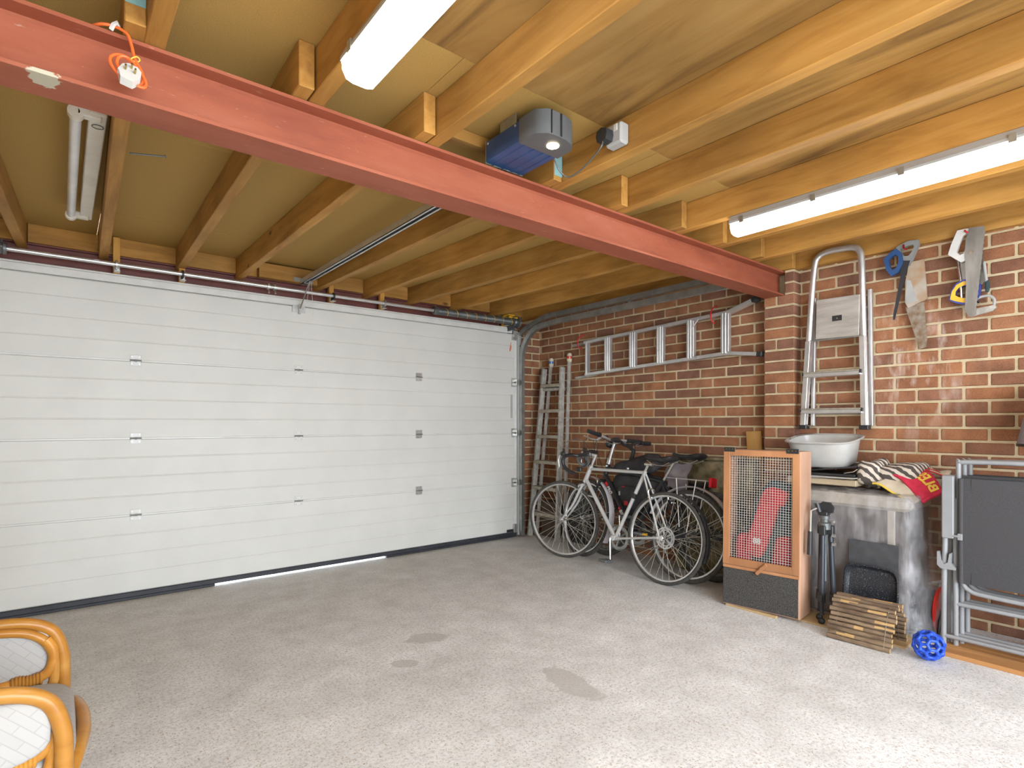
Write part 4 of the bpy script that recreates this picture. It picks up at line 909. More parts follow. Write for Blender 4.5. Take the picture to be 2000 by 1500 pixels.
def gb(u, v): return V((3.70+.02*math.sin(9*v), 2.66-.16*u-.05*v*u, .66+.22*v-.02*u+.015*math.sin(8*u)))
q.sheet(gb, 8, 8, .02); tag(q.build('grey_canvas', 'mauve', None, 80), 'stiff grey canvas flap standing behind the road bike saddle', 'cloth')

# ------------------------------------------------------------------ slab, plank, carton by the wall
q = MB(); q.box(3.86, 4.035, 2.06, 2.70, .0, .885, .02); tn = thing('old_tank', 'mossy stained old concrete tank behind the bicycle wheels', 'tank', (3.95, 2.4, 0)); q.build('tank_body', 'stone', tn)
q = MB(); q.box(3.845, 4.04, 2.055, 2.66, .886, .905, .006); q.build('tank_lid', 'stone', tn)
q = MB(); q.obox(T((4.005, 2.088, .555)) @ RX(-3.0), .022, .115, 1.11, .003); tag(q.build('loose_plank', 'plankz'), 'brown plank standing upright against the wall behind the wooden hutch', 'plank')
q = MB(); q.box(3.90, 4.03, 4.10, 4.36, 0, .36, .004); tag(q.build('dark_carton', 'brown'), 'dark brown carton on the floor behind the paint splashed ladder', 'carton')
q = MB(); q.box(3.905, 4.03, 3.74, 3.98, 0, .50, .01); tag(q.build('black_crate', 'black'), 'black crate against the wall between ladder and bicycle wheel', 'crate')

# ------------------------------------------------------------------ ladders
def beam_between(b, p0, p1, w, d, side, c=.002):
    p0, p1 = V(p0), V(p1); dv = p1-p0; m = frame((p0+p1)/2, dv, side); b.obox(m, dv.length, w, d, c)
sl = thing('worn_ladder', 'paint splashed aluminium step ladder with taped ends leaning in the corner', 'ladder', (3.86, 4.25, 0))
F0, F1 = ((3.80, 4.43, .0), (3.955, 4.375, 1.735)), ((3.80, 4.015, .0), (3.955, 4.105, 1.735))
for p0, p1 in (F0, F1):
    b = MB(); beam_between(b, p0, p1, .058, .026, (1, 0, 0)); b.build('stile', 'aluworn', sl)
for p0, p1, mt in (((3.862, 4.395, 0), (4.005, 4.325, 1.80), 'tapeblue'), ((3.862, 3.985, 0), (4.005, 4.055, 1.83), 'tapered')):
    b = MB(); beam_between(b, p0, p1, .03, .024, (1, 0, 0)); rs = b.build('rear_leg', 'aluworn', sl)
    e = V(p1); b = MB(); b.blob(T(e+V((0, 0, .0))), .024, .026, .050, .7, 16, 10); b.build('end_wrap', 'tapecream', rs, 80)
    b = MB(); b.cyl(e+V((0, 0, -.012)), e+V((0, 0, .014)), .0275, 16); b.build('tape_band', mt, rs)
for i in range(6):
    z = .245+i*.262; f_ = z/1.735; ya = 4.43+(4.375-4.43)*f_; yb = 4.015+(4.105-4.015)*f_; x = 3.80+.155*f_
    b = MB(); b.box(x-.045, x+.075, yb+.01, ya-.01, z-.018, z+.014, .003)
    if z < 1.7: b.build('tread', 'treadworn', sl)
b = MB(); b.box(3.92, 4.0, 4.10, 4.37, 1.50, 1.53, .003); b.build('top_bar', 'aluworn', sl)
# ladder hung sideways on the wall
hl = thing('hung_ladder', 'aluminium step ladder hung sideways on the brick wall above the bicycles', 'ladder', (3.99, 3.0, 1.8))
for pts, nm in (([(3.99, 3.82, 1.953), (3.985, 2.306, 2.014), (3.96, 2.07, 2.075)], 'rail'), ([(3.99, 3.805, 1.640), (3.985, 2.306, 1.703), (3.96, 2.03, 1.668)], 'rail')):
    b = MB(); beam_between(b, pts[0], pts[1], .028, .055, (0, 0, 1)); beam_between(b, pts[1], pts[2], .028, .055, (0, 0, 1)); r_ = b.build(nm, 'alu', hl)
    b = MB(); e = V(pts[2]); dv = (e-V(pts[1])).normalized(); beam_between(b, e-dv*.03, e+dv*.01, .034, .06, (0, 0, 1)); b.build('foot_cap', 'black', r_)
for p0, p1 in (((4.02, 4.02, 1.945), (4.02, 3.78, 1.955)), ((4.02, 3.975, 1.618), (4.02, 3.70, 1.638))):
    b = MB(); beam_between(b, p0, p1, .024, .03, (0, 0, 1)); b.build('rear_rail', 'aluworn', hl)
for i, y in enumerate((3.784, 3.516, 3.224, 2.928, 2.632, 2.329)):
    zt = 1.953+(3.82-y)*.0403; zb = 1.640+(3.82-y)*.042
    b = MB()
    if i == 0: beam_between(b, (3.985, y, zb), (3.985, y, zt), .022, .05, (0, 1, 0))
    else:
        for k, (dy, dx) in enumerate(((.018, -.02), (-.006, -.024), (-.026, -.012))): beam_between(b, (3.985+dx*.6, y+dy, zb), (3.985+dx*.6, y+dy, zt), .019, .04, (0, 1, 0))
    b.build('tread', 'alu', hl)
b = MB(); b.tube([(3.96, 2.60, 1.995), (3.96, 2.55, 2.0), (3.96, 2.62, 1.92)], .006, 6); b.tube([(3.96, 2.60, 1.70), (3.96, 2.56, 1.69)], .006, 6); b.build('brace', 'alu', hl)
for nm, y, z in (('left', 3.885, 1.955), ('right', 2.44, 2.005)):
    q = MB(); q.tube(cr([(4.05, y, z+.09), (4.0, y, z+.075), (3.955, y, z+.03), (3.945, y-.01, z-.03), (3.97, y-.015, z-.055), (4.0, y-.01, z-.045)], 5), .0055, 6)
    tag(q.build('wall_hook', 'tapered'), 'red hook holding the %s end of the sideways ladder' % nm, 'hook', 'red ladder hooks')
# household step ladder hung upright beside the pier
st_ = thing('step_ladder', 'silver folding step ladder hung upright beside the brick pier', 'ladder', (3.98, 1.53, 1.15))
b = MB(); path = cr([(3.955, 1.742, 1.15), (3.955, 1.712, 1.60), (3.955, 1.682, 2.05), (3.955, 1.664, 2.235), (3.955, 1.640, 2.283), (3.955, 1.59, 2.302), (3.955, 1.50, 2.302), (3.955, 1.425, 2.292), (3.955, 1.393, 2.262), (3.955, 1.382, 2.20), (3.955, 1.376, 2.0), (3.955, 1.368, 1.6), (3.955, 1.356, 1.15)], 6)
b.tube(path, .020, 10, flat=.8); lp = b.build('front_frame', 'alu', st_, 50)
for y0, y1 in ((1.735, 1.70), (1.362, 1.372)):
    b = MB(); b.box(3.938, 3.972, min(y0, y1)-.014, max(y0, y1)+.006, 1.15, 1.152); beam_between(b, (3.952, y0, 1.15), (3.952, y1, 1.72), .048, .032, (1, 0, 0)); b.build('channel', 'alu', st_)
    b = MB(); b.box(3.926, 3.982, y0-.026, y0+.026, 1.128, 1.158, .004); b.build('rubber_foot', 'black', st_)
for y0, y1 in ((1.700, 1.690), (1.345, 1.352)):
    b = MB(); beam_between(b, (4.012, y0, 1.15), (4.012, y1, 2.02), .028, .024, (1, 0, 0)); b.build('rear_leg', 'alu', st_)
b = MB(); b.cyl((4.01, 1.70, 1.235), (4.01, 1.345, 1.235), .008, 8); b.build('rear_brace', 'alu', st_)
for z, ya, yb in ((1.505, 1.722, 1.372), (1.262, 1.738, 1.364)):
    b = MB(); b.box(3.905, 3.985, yb, ya, z-.030, z-.004, .003); tr_ = b.build('tread', 'alu', st_)
    b = MB(); b.box(3.900, 3.985, yb+.004, ya-.004, z-.004, z+.002, .001)
    for k in range(4): b.box(3.905+k*.02, 3.915+k*.02, yb+.01, ya-.01, z+.002, z+.005, .001)
    b.build('tread_top', 'treadworn', tr_, None)
    b = MB(); b.box(3.902, 3.93, yb-.004, yb+.006, z-.02, z+.004); b.box(3.902, 3.93, ya-.006, ya+.004, z-.02, z+.004); b.build('end_cap', 'black', tr_, None)
M['grainplate'] = pm('ribbed_platform', (.50, .47, .43), (.38, .35, .32), .5, .3, scale=30, stretch=(1, .15, 1), bmp=.3)
b = MB(); b.obox(T((3.944, 1.520, 1.858)) @ RX(1.2), .012, .262, .262, .003); pf = b.build('platform', 'grainplate', st_)
b = MB(); b.box(3.9345, 3.938, 1.49, 1.548, 1.835, 1.870, .0005); b.build('name_plate', 'black', pf, None)
b = MB(); b.cyl((3.9345, 1.518, 1.851), (3.932, 1.518, 1.851), .004, 8); b.build('rivet', 'zinc', pf)
b = MB(); b.cyl((3.945, 1.69, 1.722), (3.945, 1.375, 1.722), .006, 8); b.build('pivot_rod', 'galv', st_)

# ------------------------------------------------------------------ saws
def onwall(x, y, z): return frame((x, y, z), (0, -1, 0), (0, 0, 1))   # local x runs right in the picture, z towards the room
def saw_poly(b, pts, x, t, y0=0, z0=0): b.prism([(-(y-y0), z-z0) for y, z in pts], onwall(x, y0, z0), t)
def ring(b, outer, inner, x, t): b.ringprism([(-y, z) for y, z in outer], [(-y, z) for y, z in inner], onwall(x, 0, 0), t)
k1 = thing('drywall_saw', 'blue handled saw with narrow dark blade hanging left of the others', 'saw', (3.99, 1.18, 2.1))
q = MB(); saw_poly(q, [(1.176, 2.155), (1.126, 2.145), (1.150, 2.06), (1.205, 1.80), (1.214, 1.802), (1.212, 1.84), (1.175, 2.06)], 3.972, .003); q.build('blade', 'darkblade', k1, None)
q = MB(); ring(q, [(1.262, 2.185), (1.225, 2.215), (1.195, 2.232), (1.168, 2.20), (1.160, 2.14), (1.185, 2.085), (1.222, 2.07), (1.248, 2.11)], [(1.235, 2.175), (1.215, 2.190), (1.198, 2.195), (1.185, 2.18), (1.182, 2.15), (1.194, 2.115), (1.214, 2.105), (1.230, 2.13)], 3.975, .028); q.build('handle', 'bluesaw', k1)
k2 = thing('panel_saw', 'rusty handsaw with clear grey handle and brown sheath beside the blue saw', 'saw', (4.0, 1.10, 2.0))
q = MB(); ring(q, [(1.200, 2.245), (1.140, 2.268), (1.086, 2.262), (1.084, 2.235), (1.112, 2.17), (1.130, 2.12), (1.170, 2.125), (1.190, 2.18)], [(1.178, 2.225), (1.142, 2.240), (1.112, 2.238), (1.108, 2.225), (1.122, 2.195), (1.136, 2.178), (1.158, 2.180), (1.172, 2.20)], 3.995, .03); q.build('handle', 'greyhandle', k2)
q = MB(); saw_poly(q, [(1.138, 2.135), (1.062, 2.145), (1.046, 1.905), (1.142, 1.865), (1.158, 1.90), (1.158, 2.02)], 4.0, .012); sh_ = q.build('sheath', 'brownsheath', k2)
q = MB(); saw_poly(q, [(1.150, 2.035), (1.128, 2.03), (1.098, 1.91), (1.090, 1.902), (1.145, 1.890), (1.156, 1.93)], 3.993, .002); q.build('sheath_label', 'lgrey', sh_, None)
q = MB(); saw_poly(q, [(1.158, 1.872), (1.062, 1.890), (1.048, 1.66), (1.052, 1.622), (1.086, 1.612), (1.104, 1.68)], 4.0, .003); q.build('blade', 'rust', k2, None)
q = MB()
for i in range(2): q.tube(cr([(4.05, 1.165, 2.262), (3.99, 1.163, 2.255), (3.965, 1.155, 2.225), (3.97, 1.14, 2.215)], 4), .005, 6)
tag(q.build('wall_hook', 'tapered'), 'red hook carrying the blue handled saw and rusty saw', 'hook')
k3 = thing('old_handsaw', 'long worn grey saw blade hanging in front at the right', 'saw', (3.98, .83, 2.0))
q = MB(); tt = [(.776, 2.255-.0), (.842, 2.262), (.858, 2.20), (.862, 2.13), (.856, 1.95), (.862, 1.80), (.842, 1.762), (.822, 1.768)]
te = [(.815-(.0 if i % 2 else .0032) - .042*(i/34), 1.775+i*.0138) for i in range(34)]
saw_poly(q, tt + te, 3.962, .003); q.build('blade', 'blade', k3, None)
q = MB(); q.cyl((3.958, .836, 2.125), (3.961, .836, 2.125), .014, 14); q.build('hang_hole', 'rust', k3)
k4 = thing('hacksaw', 'hacksaw with white handle and thin rod frame hanging at the right', 'saw', (3.98, .89, 2.1))
q = MB(); ring(q, [(.940, 2.135), (.925, 2.19), (.897, 2.262), (.850, 2.262), (.812, 2.235), (.815, 2.19), (.855, 2.085), (.880, 2.078)], [(.900, 2.140), (.890, 2.175), (.872, 2.225), (.855, 2.235), (.840, 2.228), (.842, 2.200), (.870, 2.125), (.885, 2.12)], 3.978, .026); q.build('handle', 'white', k4)
q = MB(); q.tube([(3.985, .900, 2.10), (3.985, .886, 1.975), (3.985, .882, 1.86)], .0065, 8); q.tube([(3.985, .882, 1.86), (3.985, .80, 1.84)], .006, 8); q.build('rod_frame', 'chrome', k4)
k5 = thing('tenon_saw', 'saw with blue and yellow handle hanging handle down', 'saw', (3.99, .87, 1.92))
q = MB(); saw_poly(q, [(.890, 2.13), (.790, 2.12), (.780, 1.96), (.80, 1.93), (.888, 1.96)], 3.996, .003); q.build('blade', 'blade', k5, None)
o_ = [(.938, 1.875), (.930, 1.925), (.905, 1.965), (.870, 1.982), (.820, 1.975), (.795, 1.94), (.800, 1.87), (.830, 1.835), (.875, 1.84), (.91, 1.855)]
i_ = [(.908, 1.898), (.906, 1.920), (.892, 1.938), (.870, 1.945), (.842, 1.940), (.828, 1.925), (.830, 1.895), (.845, 1.875), (.872, 1.878), (.893, 1.885)]
q = MB(); ring(q, o_, i_, 3.990, .026); q.build('handle', 'bluep', k5)
yo = [(.932, 1.878), (.924, 1.922), (.902, 1.956), (.872, 1.970), (.855, 1.968), (.852, 1.95), (.872, 1.946), (.892, 1.938), (.906, 1.92), (.908, 1.898), (.893, 1.885), (.872, 1.876), (.845, 1.872), (.84, 1.848), (.872, 1.850), (.905, 1.863)]
q = MB(); saw_poly(q, yo, 3.976, .006); q.build('yellow_grip', 'yel2', k5, None)
k6 = thing('bow_saw', 'pale framed coping saw hooked behind the worn blade', 'saw', (3.99, .78, 1.83))
q = MB(); q.tube(cr([(3.985, .782, 2.06), (3.985, .772, 1.96), (3.985, .766, 1.90)], 4), .007, 8); q.tube(cr([(3.985, .825, 1.86), (3.985, .79, 1.872), (3.985, .758, 1.870), (3.985, .738, 1.845), (3.985, .740, 1.812)], 5), .0075, 8); q.build('frame', 'lgrey', k6)
q = MB(); saw_poly(q, [(.838, 1.805), (.735, 1.815), (.728, 1.800), (.745, 1.785), (.838, 1.765)], 3.985, .02); q.build('grip', 'aluworn', k6)
q = MB(); q.blob(T((3.985, .768, 1.925)), .010, .011, .035, .8, 12, 8); q.build('toggle', 'tealfab', k6)
q = MB(); q.tube(cr([(4.05, .868, 2.275), (3.99, .866, 2.265), (3.955, .858, 2.245), (3.955, .845, 2.235)], 4), .005, 6)
tag(q.build('wall_hook', 'tapered'), 'red hook carrying the white handled hacksaw', 'hook')

# ------------------------------------------------------------------ wooden hutch
HM = frame((3.310, 1.958, 0), (.052, -.46, 0), (.46, .052, 0)); HM = Matrix(HM)
# local: x along the front to the right, y into the depth, z up
e1 = V((.052, -.46, 0)).normalized(); e2 = V((.46, .052, 0)).normalized(); HM = Matrix((e1, e2, V((0, 0, 1)))).transposed().to_4x4(); HM.translation = V((3.310, 1.958, .016))
HM = HM @ RX(-1.2)
hw, hd, hh = .463, .185, .985
hu = thing('wooden_hutch', 'upright wooden pet hutch with wire mesh door and felt covered base', 'hutch', (3.40, 1.73, 0))
def hp(name, mat, bx, parent=hu, c=.002, sm=None):
    b = MB(HM)
    for q_ in (bx if isinstance(bx[0], tuple) else [bx]): b.box(*q_, c)
    return b.build(name, mat, parent, sm)
hp('side_panel', 'hutch', (0, .012, .012, hd, 0, hh)); hp('side_panel', 'hutch', (hw-.012, hw, .0, hd, 0, hh)); hp('top_panel', 'hutch', (.012, hw-.012, .012, hd, hh-.012, hh)); hp('bottom_panel', 'hutch', (.012, hw-.012, .012, hd, 0, .012))
hp('lower_front', 'hutch', (.0, hw-.012, .004, .014, .0, .262))
hp('felt_cover', 'felt', (.002, hw-.010, -.002, .004, .006, .232))
hp('sill', 'hutchf', (.0, hw-.004, -.004, .012, .234, .252))
dz0, dz1 = .256, hh-.002; fw = .042
hdr = hp('door_frame', 'hutchf', [(0, fw, -.006, .010, dz0, dz1), (hw-.004-fw, hw-.004, -.006, .010, dz0, dz1), (fw, hw-.004-fw, -.006, .010, dz1-.036, dz1), (fw, hw-.004-fw, -.006, .010, dz0, dz0+.045)], hu, .002)
b = MB(HM); x = fw-.004
while x < hw-fw+.004: b.box(x-.0010, x+.0010, .006, .0080, dz0+.03, dz1-.03); x += .0155
z = dz0+.04
while z < dz1-.03: b.box(fw-.006, hw-fw+.006, .0072, .0092, z-.0010, z+.0010); z += .0155
tag(b.build('wire_mesh', 'wire', hdr, None), 'galvanised square wire mesh', kind='stuff')
b = MB(HM); b.obox(T((.245, -.014, dz0+.004)) @ RY(42), .022, .016, .095, .005); b.cyl((.245, -.018, dz0+.012), (.245, -.023, dz0+.012), .006, 8); b.build('turn_latch', 'hutchf', hdr)
for x in (.040, hw-.045):
    b = MB(HM); b.box(x-.036, x+.036, -.009, -.003, hh-.014, hh+.014, .002); hg = b.build('hinge', 'black', hu)
    for k in (-.02, 0, .02): b = MB(HM); b.cyl((x+k, -.010, hh+.003), (x+k, -.012, hh+.003), .004, 6); b.build('screw', 'brass', hg)
q = MB(); q.box(3.322, 3.345, 1.62, 1.945, .0, .0145, .002); tag(q.build('packing_batten', 'paleply'), 'pale batten wedged under the front of the wooden hutch', 'batten')
rb_ = thing('red_carry_bag', 'red fabric carry bag leaning inside the wire fronted hutch', 'bag', (3.43, 1.72, .27))
b = MB(HM @ T((.225, .070, .53)) @ RY(17)); b.blob(I4, .060, .036, .225, .35, 22, 18, .008, 9, 2); b.build('bag_body', 'redfab', rb_, 80)
b = MB(HM @ T((.225, .070, .53)) @ RY(17)); b.blob(T((.03, 0, .19)), .062, .034, .05, .5, 16, 10, .01, 12, 1); b.build('bag_flap', 'redfab', rb_, 80)
em = text_mesh('88', .05, HM @ T((.175, .028, .405)) @ RX(90), .001, .001); em.build('white_emblem', 'white', rb_, None)
b = MB(HM @ T((.095, .10, .28))); b.blob(I4, .050, .045, .17, .5, 18, 14, .02, 8, 6); tag(b.build('red_fabric_bundle', 'redfab', None, 80), 'crumpled red fabric at the lower left inside the hutch', 'fabric')
b = MB(HM @ T((.335, .10, .27))); b.blob(I4, .060, .045, .19, .5, 18, 14, .02, 8, 9); tag(b.build('red_fabric_bundle', 'redfab', None, 80), 'crumpled red fabric at the lower right inside the hutch', 'fabric')
b = MB(HM @ T((.225, .130, .42)) @ RY(9)); b.blob(I4, .11, .032, .35, .5, 18, 18, .015, 7, 4); b.blob(T((.04, -.012, .30)), .095, .028, .08, .6, 16, 10, .012, 9, 2); tag(b.build('dark_coat', 'tealfab', None, 80), 'dark teal coat bundled behind the red bag inside the hutch', 'coat')
q = MB(); q.box(3.40, 3.78, .985, 1.60, .0, .010, .001); tag(q.build('floor_board', 'paleply', smooth=None), 'pale thin board lying on the floor under the tripod', 'board')

# ------------------------------------------------------------------ sheeted appliance and the things on it
un = thing('sheeted_cabinet', 'cream framed cabinet wrapped in clear plastic sheet behind the tripod', 'cabinet', (3.82, 1.4, 0))
q = MB(); q.box(3.655, 4.02, 1.045, 1.765, .01, .735, .012); q.build('cabinet_body', 'unitpanel', un)
q = MB(); q.box(3.635, 4.02, 1.03, 1.775, .672, .750, .02); q.build('top_rail', 'unitcream', un)
q = MB(); q.box(3.640, 3.66, 1.105, 1.143, .03, .675, .004); q.build('stile', 'unitcream', un)
q = MB()
def shp(u, v):
    # u runs from the hutch along the front, round the corner and back to the wall; v from the top centre over the edge and down
    cx, cy = 3.625, .995
    s_ = u*1.18
    if s_ < .70: x, y, nx, ny = cx, 1.78-s_, -1, 0
    elif s_ < .70+.14: a = (s_-.70)/.14*PI/2; x, y = cx+.09*(1-math.cos(a)), cy+.085-.085*math.sin(a); nx, ny = -math.cos(a), -math.sin(a)
    else: x, y, nx, ny = cx+.09+(s_-.84), cy, 0, -1
    top = v < .3
    if top:
        f_ = v/.3; ix, iy = max(x, 3.84), max(y, 1.30) if s_ > .7 else y
        if s_ > .7: ix = max(3.84, x)
        p = V((ix+(x-ix)*f_, iy+(y-iy)*f_, .775-.012*f_*f_))
        p.z += .010*mnoise.noise(p*9) + .006*mnoise.noise(p*22)
        return p
    d_ = (v-.3)/.7; z = .762-d_*(.755)
    flare = .010+.014*d_*d_; fold = .008*math.sin(s_*26+3*math.sin(z*5))*d_ + .014*mnoise.noise(V((s_*5, z*3.2, 1.3))) + .007*mnoise.noise(V((s_*16, z*11, 4)))
    if s_ > .7: flare += .05*d_*(1-abs(s_-.9)*2 if abs(s_-.9) < .5 else 0)
    return V((x+nx*(flare+fold), y+ny*(flare+fold), max(z, .012)))
q.sheet(shp, 70, 44, .0012); q.build('plastic_sheet', 'sheet', un, 180)
q = MB(); q.box(3.72, 4.0, 1.33, 1.74, .785, .822, .004); tag(q.build('flat_carton', 'card'), 'flat carton lying under the black folder and the basin', 'carton')
q = MB(); q.obox(T((3.83, 1.52, .829)) @ RZ(8), .22, .30, .006, .001); q.obox(T((3.80, 1.47, .836)) @ RZ(-5), .21, .30, .005, .001); tag(q.build('loose_papers', 'paper'), 'loose pale papers beneath the black folder', 'papers')
fo_ = thing('black_folder', 'black plastic folder lying under the white basin', 'folder', (3.84, 1.45, .84))
q = MB(); q.obox(T((3.84, 1.52, .850)) @ RZ(6), .27, .34, .014, .003); q.build('lower_cover', 'black', fo_)
q = MB(); q.sheet(lambda u, v: V((3.71+.27*v, 1.60-.27*u, .868+.035*u+.012*math.sin(u*5)*v+.02*v)), 8, 6, .006); q.build('upper_cover', 'black', fo_, 60)
q = MB(); q.tube([(3.735, 1.40, .862), (3.725, 1.345, .875), (3.74, 1.33, .890)], .006, 6, flat=.4); q.build('strap', 'paper', fo_)
# basin
def rrect(cx, cy, a, b_, e, n=40):
    out = []
    for k in range(n):
        t_ = 2*PI*k/n; c_, s_ = math.cos(t_), math.sin(t_); out.append((cx+a*math.copysign(abs(c_)**e, c_), cy+b_*math.copysign(abs(s_)**e, s_)))
    return out
ba = thing('washing_up_basin', 'white plastic basin standing on the black folder', 'basin', (3.86, 1.555, .90))
b = MB(T((3.86, 1.565, .985)) @ RY(-9) @ T((-3.86, -1.565, -.985))); L = [(.115, .150, .902), (.130, .165, .912), (.150, .190, 1.045), (.152, .192, 1.058), (.170, .212, 1.064), (.172, .214, 1.071), (.168, .210, 1.075), (.148, .188, 1.068), (.126, .162, .925), (.110, .146, .915)]
n = 40; vs = []; fs = []
for a, b_, z in L: vs += [V((x, y, z)) for x, y in rrect(3.86, 1.565, a, b_, .55, n)]
for i in range(len(L)-1):
    for k in range(n): fs.append((i*n+k, i*n+(k+1) % n, (i+1)*n+(k+1) % n, (i+1)*n+k))
fs += [tuple(range(n))[::-1], tuple(range((len(L)-1)*n, len(L)*n))]
b.add(vs, fs); b.build('bowl', 'basin', ba, 60)
b = MB(); b.tube([(3.80, 1.754, 1.0655), (3.79, 1.752, 1.0660), (3.776, 1.745, 1.0625)], .003, 6); b.build('drain_lip', 'grey', ba)
# cloths
zb = thing('zebra_cloth', 'folded zebra striped cloth piled beside the white basin', 'cloth', (3.85, 1.2, .80))
q = MB(); q.blob(T((3.85, 1.275, .865)), .115, .075, .085, .6, 24, 16, .03, 11, 3); q.build('bunched_end', 'zebra', zb, 180)
q = MB(); q.blob(T((3.87, 1.135, .872)) @ RX(-7), .12, .125, .062, .55, 28, 16, .025, 10, 7); q.build('folded_part', 'zebra', zb, 180)
rc = thing('red_printed_cloth', 'crimson and cream cloth with yellow lettering over the corner of the sheeted cabinet', 'cloth', (3.75, 1.05, .80))
def lerp4(a, b_, c_, d_, u, v): return a.lerp(b_, u).lerp(d_.lerp(c_, u), v)
A = [V((3.72, 1.24, .815)), V((3.675, 1.045, .715)), V((3.71, .985, .755)), V((3.80, 1.10, .868))]
def fcream(u, v):
    p = lerp4(A[0], A[1], A[2], A[3], u, v); p.z += .020*math.sin(PI*u) + .006*math.sin(9*u+4*v); return p
q = MB(); q.sheet(fcream, 16, 8, .006); q.build('cream_part', 'cream', rc, 180)
q = MB(); q.tube([fcream(i/16, 0)+V((-.003, 0, 0)) for i in range(17)], .006, 6); q.build('yellow_hem', 'yellow', rc)
Bq = [V((3.755, 1.155, .868)), V((3.69, .985, .725)), V((3.745, .905, .800)), V((3.85, 1.03, .900))]
def fred(u, v):
    p = lerp4(Bq[0], Bq[1], Bq[2], Bq[3], u, v); p.z += .022*math.sin(PI*u) + .005*math.sin(7*u+5*v); return p
q = MB(); q.sheet(fred, 18, 10, .010); q.build('crimson_part', 'pink', rc, 180)
q = MB(); q.tube([fred(.97, i/10) for i in range(11)], .012, 8); q.build('rolled_hem', 'pink', rc)
# lettering stands upside down to the viewer, following the cloth
tm = text_mesh('BLES', .075, I4, .001, .002)
xs_ = [p.x for p in tm.v]; ys_ = [p.y for p in tm.v]; x0, x1, y0, y1 = min(xs_), max(xs_), min(ys_), max(ys_)
for p in tm.v:
    fx = (p.x-x0)/(x1-x0); fy = (p.y-y0)/(y1-y0); hz = p.z
    u_, v_ = .86-.74*fx, .90-.42*fy
    u_ = .90-.30*fy-.06; v_ = .96-.92*fx
    u_, v_ = (.28+.62*(1-fx))*1.0, .90-.40*(1-fy)
    q0 = fred(u_, v_); nn = (fred(u_+.02, v_)-fred(u_-.02, v_)).cross(fred(u_, v_+.02)-fred(u_, v_-.02)).normalized()
    if nn.z < 0: nn = -nn
    p.xyz = q0 + nn*(.0065+hz)
tm.build('lettering', 'yellow', rc, None)
q = MB(); q.sheet(lambda u, v: V((3.90+.05*v, 1.09-.17*u, .905-.045*u+.012*math.sin(8*u)+.02*v)), 12, 5, .018); tag(q.build('pink_cloth', 'cream', None, 180), 'crumpled pale pink cloth on top of the crimson cloth by the wall', 'cloth')
q = MB(); q.tube(cr([(3.86, 1.08, .905), (3.85, 1.03, .905), (3.86, .97, .885), (3.88, .93, .868)], 6), .008, 8, flat=.5); q.tube(cr([(3.875, 1.085, .915), (3.87, 1.02, .912), (3.885, .955, .89)], 6), .006, 8, flat=.5); tag(q.build('red_ribbon', 'tapered'), 'red strap curled between the pink cloth and crimson cloth', 'strap')

# ------------------------------------------------------------------ tripod, slate, tray, logs, ball
tp = thing('camera_tripod', 'folded black camera tripod standing against the hutch side', 'tripod', (3.46, 1.40, 0))
c0 = V((3.47, 1.405, 0))
for k, (dx, dy) in enumerate(((-.035, .0), (.02, .032), (.02, -.035))):
    b = MB(); p0 = c0+V((dx*1.2, dy*1.25, .04)); p1 = c0+V((dx*.75, dy*.75, .53)); b.tube([p0.lerp(p1, .05), p0.lerp(p1, .30)], .010, 10); b.tube([p0.lerp(p1, .24), p1], .0145, 10); lg = b.build('leg', 'tripodleg', tp)
    b = MB(); m = p0.lerp(p1, .24); b.cyl(m+V((0, 0, -.025)), m+V((0, 0, .03)), .020, 10); b.box(m.x-.03, m.x-.01, m.y-.012, m.y+.012, m.z-.02, m.z+.022, .003); b.build('leg_lock', 'black', lg)
    b = MB(); b.cyl(p0+V((0, 0, .02)), p0.lerp(p1, .06), .013, 10); b.blob(T(p0+V((0, 0, -.016))), .019, .019, .019, 1, 12, 8); b.build('foot', 'black', lg, 80)
    b = MB(); m = p1; b.box(m.x-.018, m.x+.018, m.y-.018, m.y+.018, m.z-.01, m.z+.045, .004); b.build('leg_hinge', 'black', lg)
b = MB(); b.cyl(c0+V((0, 0, .25)), c0+V((0, 0, .62)), .012, 12); b.lathe(T(c0+V((0, 0, .57))), [(.025, -.02), (.034, -.018), (.034, .018), (.022, .024), (.022, .04), (.028, .042), (.028, .06), (.02, .064)], 18); b.build('centre_column', 'steelgrey', tp)
b = MB(); b.box(c0.x-.025, c0.x+.025, c0.y-.022, c0.y+.03, .632, .655, .004); b.prism([(-.035, -.03), (.03, -.03), (.042, .0), (.03, .03), (-.01, .042), (-.035, .03)], frame((c0.x, c0.y-.01, .672), (0, -1, .25), (0, .25, 1)), .016); b.cyl(c0+V((-.02, .02, .65)), c0+V((-.02, .035, .70)), .014, 10); hd_ = b.build('pan_head', 'black', tp)
b = MB(); b.tube([c0+V((-.03, .030, .672)), c0+V((-.045, .058, .655)), c0+V((-.052, .060, .50))], .005, 8); pb = b.build('pan_bar', 'zinc', hd_)
b = MB(); b.tube([c0+V((-.051, .060, .535)), c0+V((-.055, .062, .40))], [.0125, .0145], 12); b.build('bar_grip', 'black', hd_)
b = MB(); b.cyl(c0+V((.0, -.03, .60)), c0+V((-.01, -.055, .60)), .008, 8); b.cyl(c0+V((0, -.04, .52)), c0+V((0, -.056, .52)), .010, 8); b.cyl(c0+V((0, -.04, .47)), c0+V((0, -.058, .47)), .010, 8); b.build('clamp_knob', 'zinc', tp)
q = MB(); q.obox(T((3.588, 1.195, .250)) @ RY(1.5), .008, .255, .485, .002); tag(q.build('slate_sheet', 'slate', smooth=None), 'dark grey slate sheet leaning on the sheeted cabinet behind the tray', 'slate')
ty = thing('baking_tray', 'speckled black enamel baking tray leaning upright behind the log bridge', 'tray', (3.53, 1.19, 0))
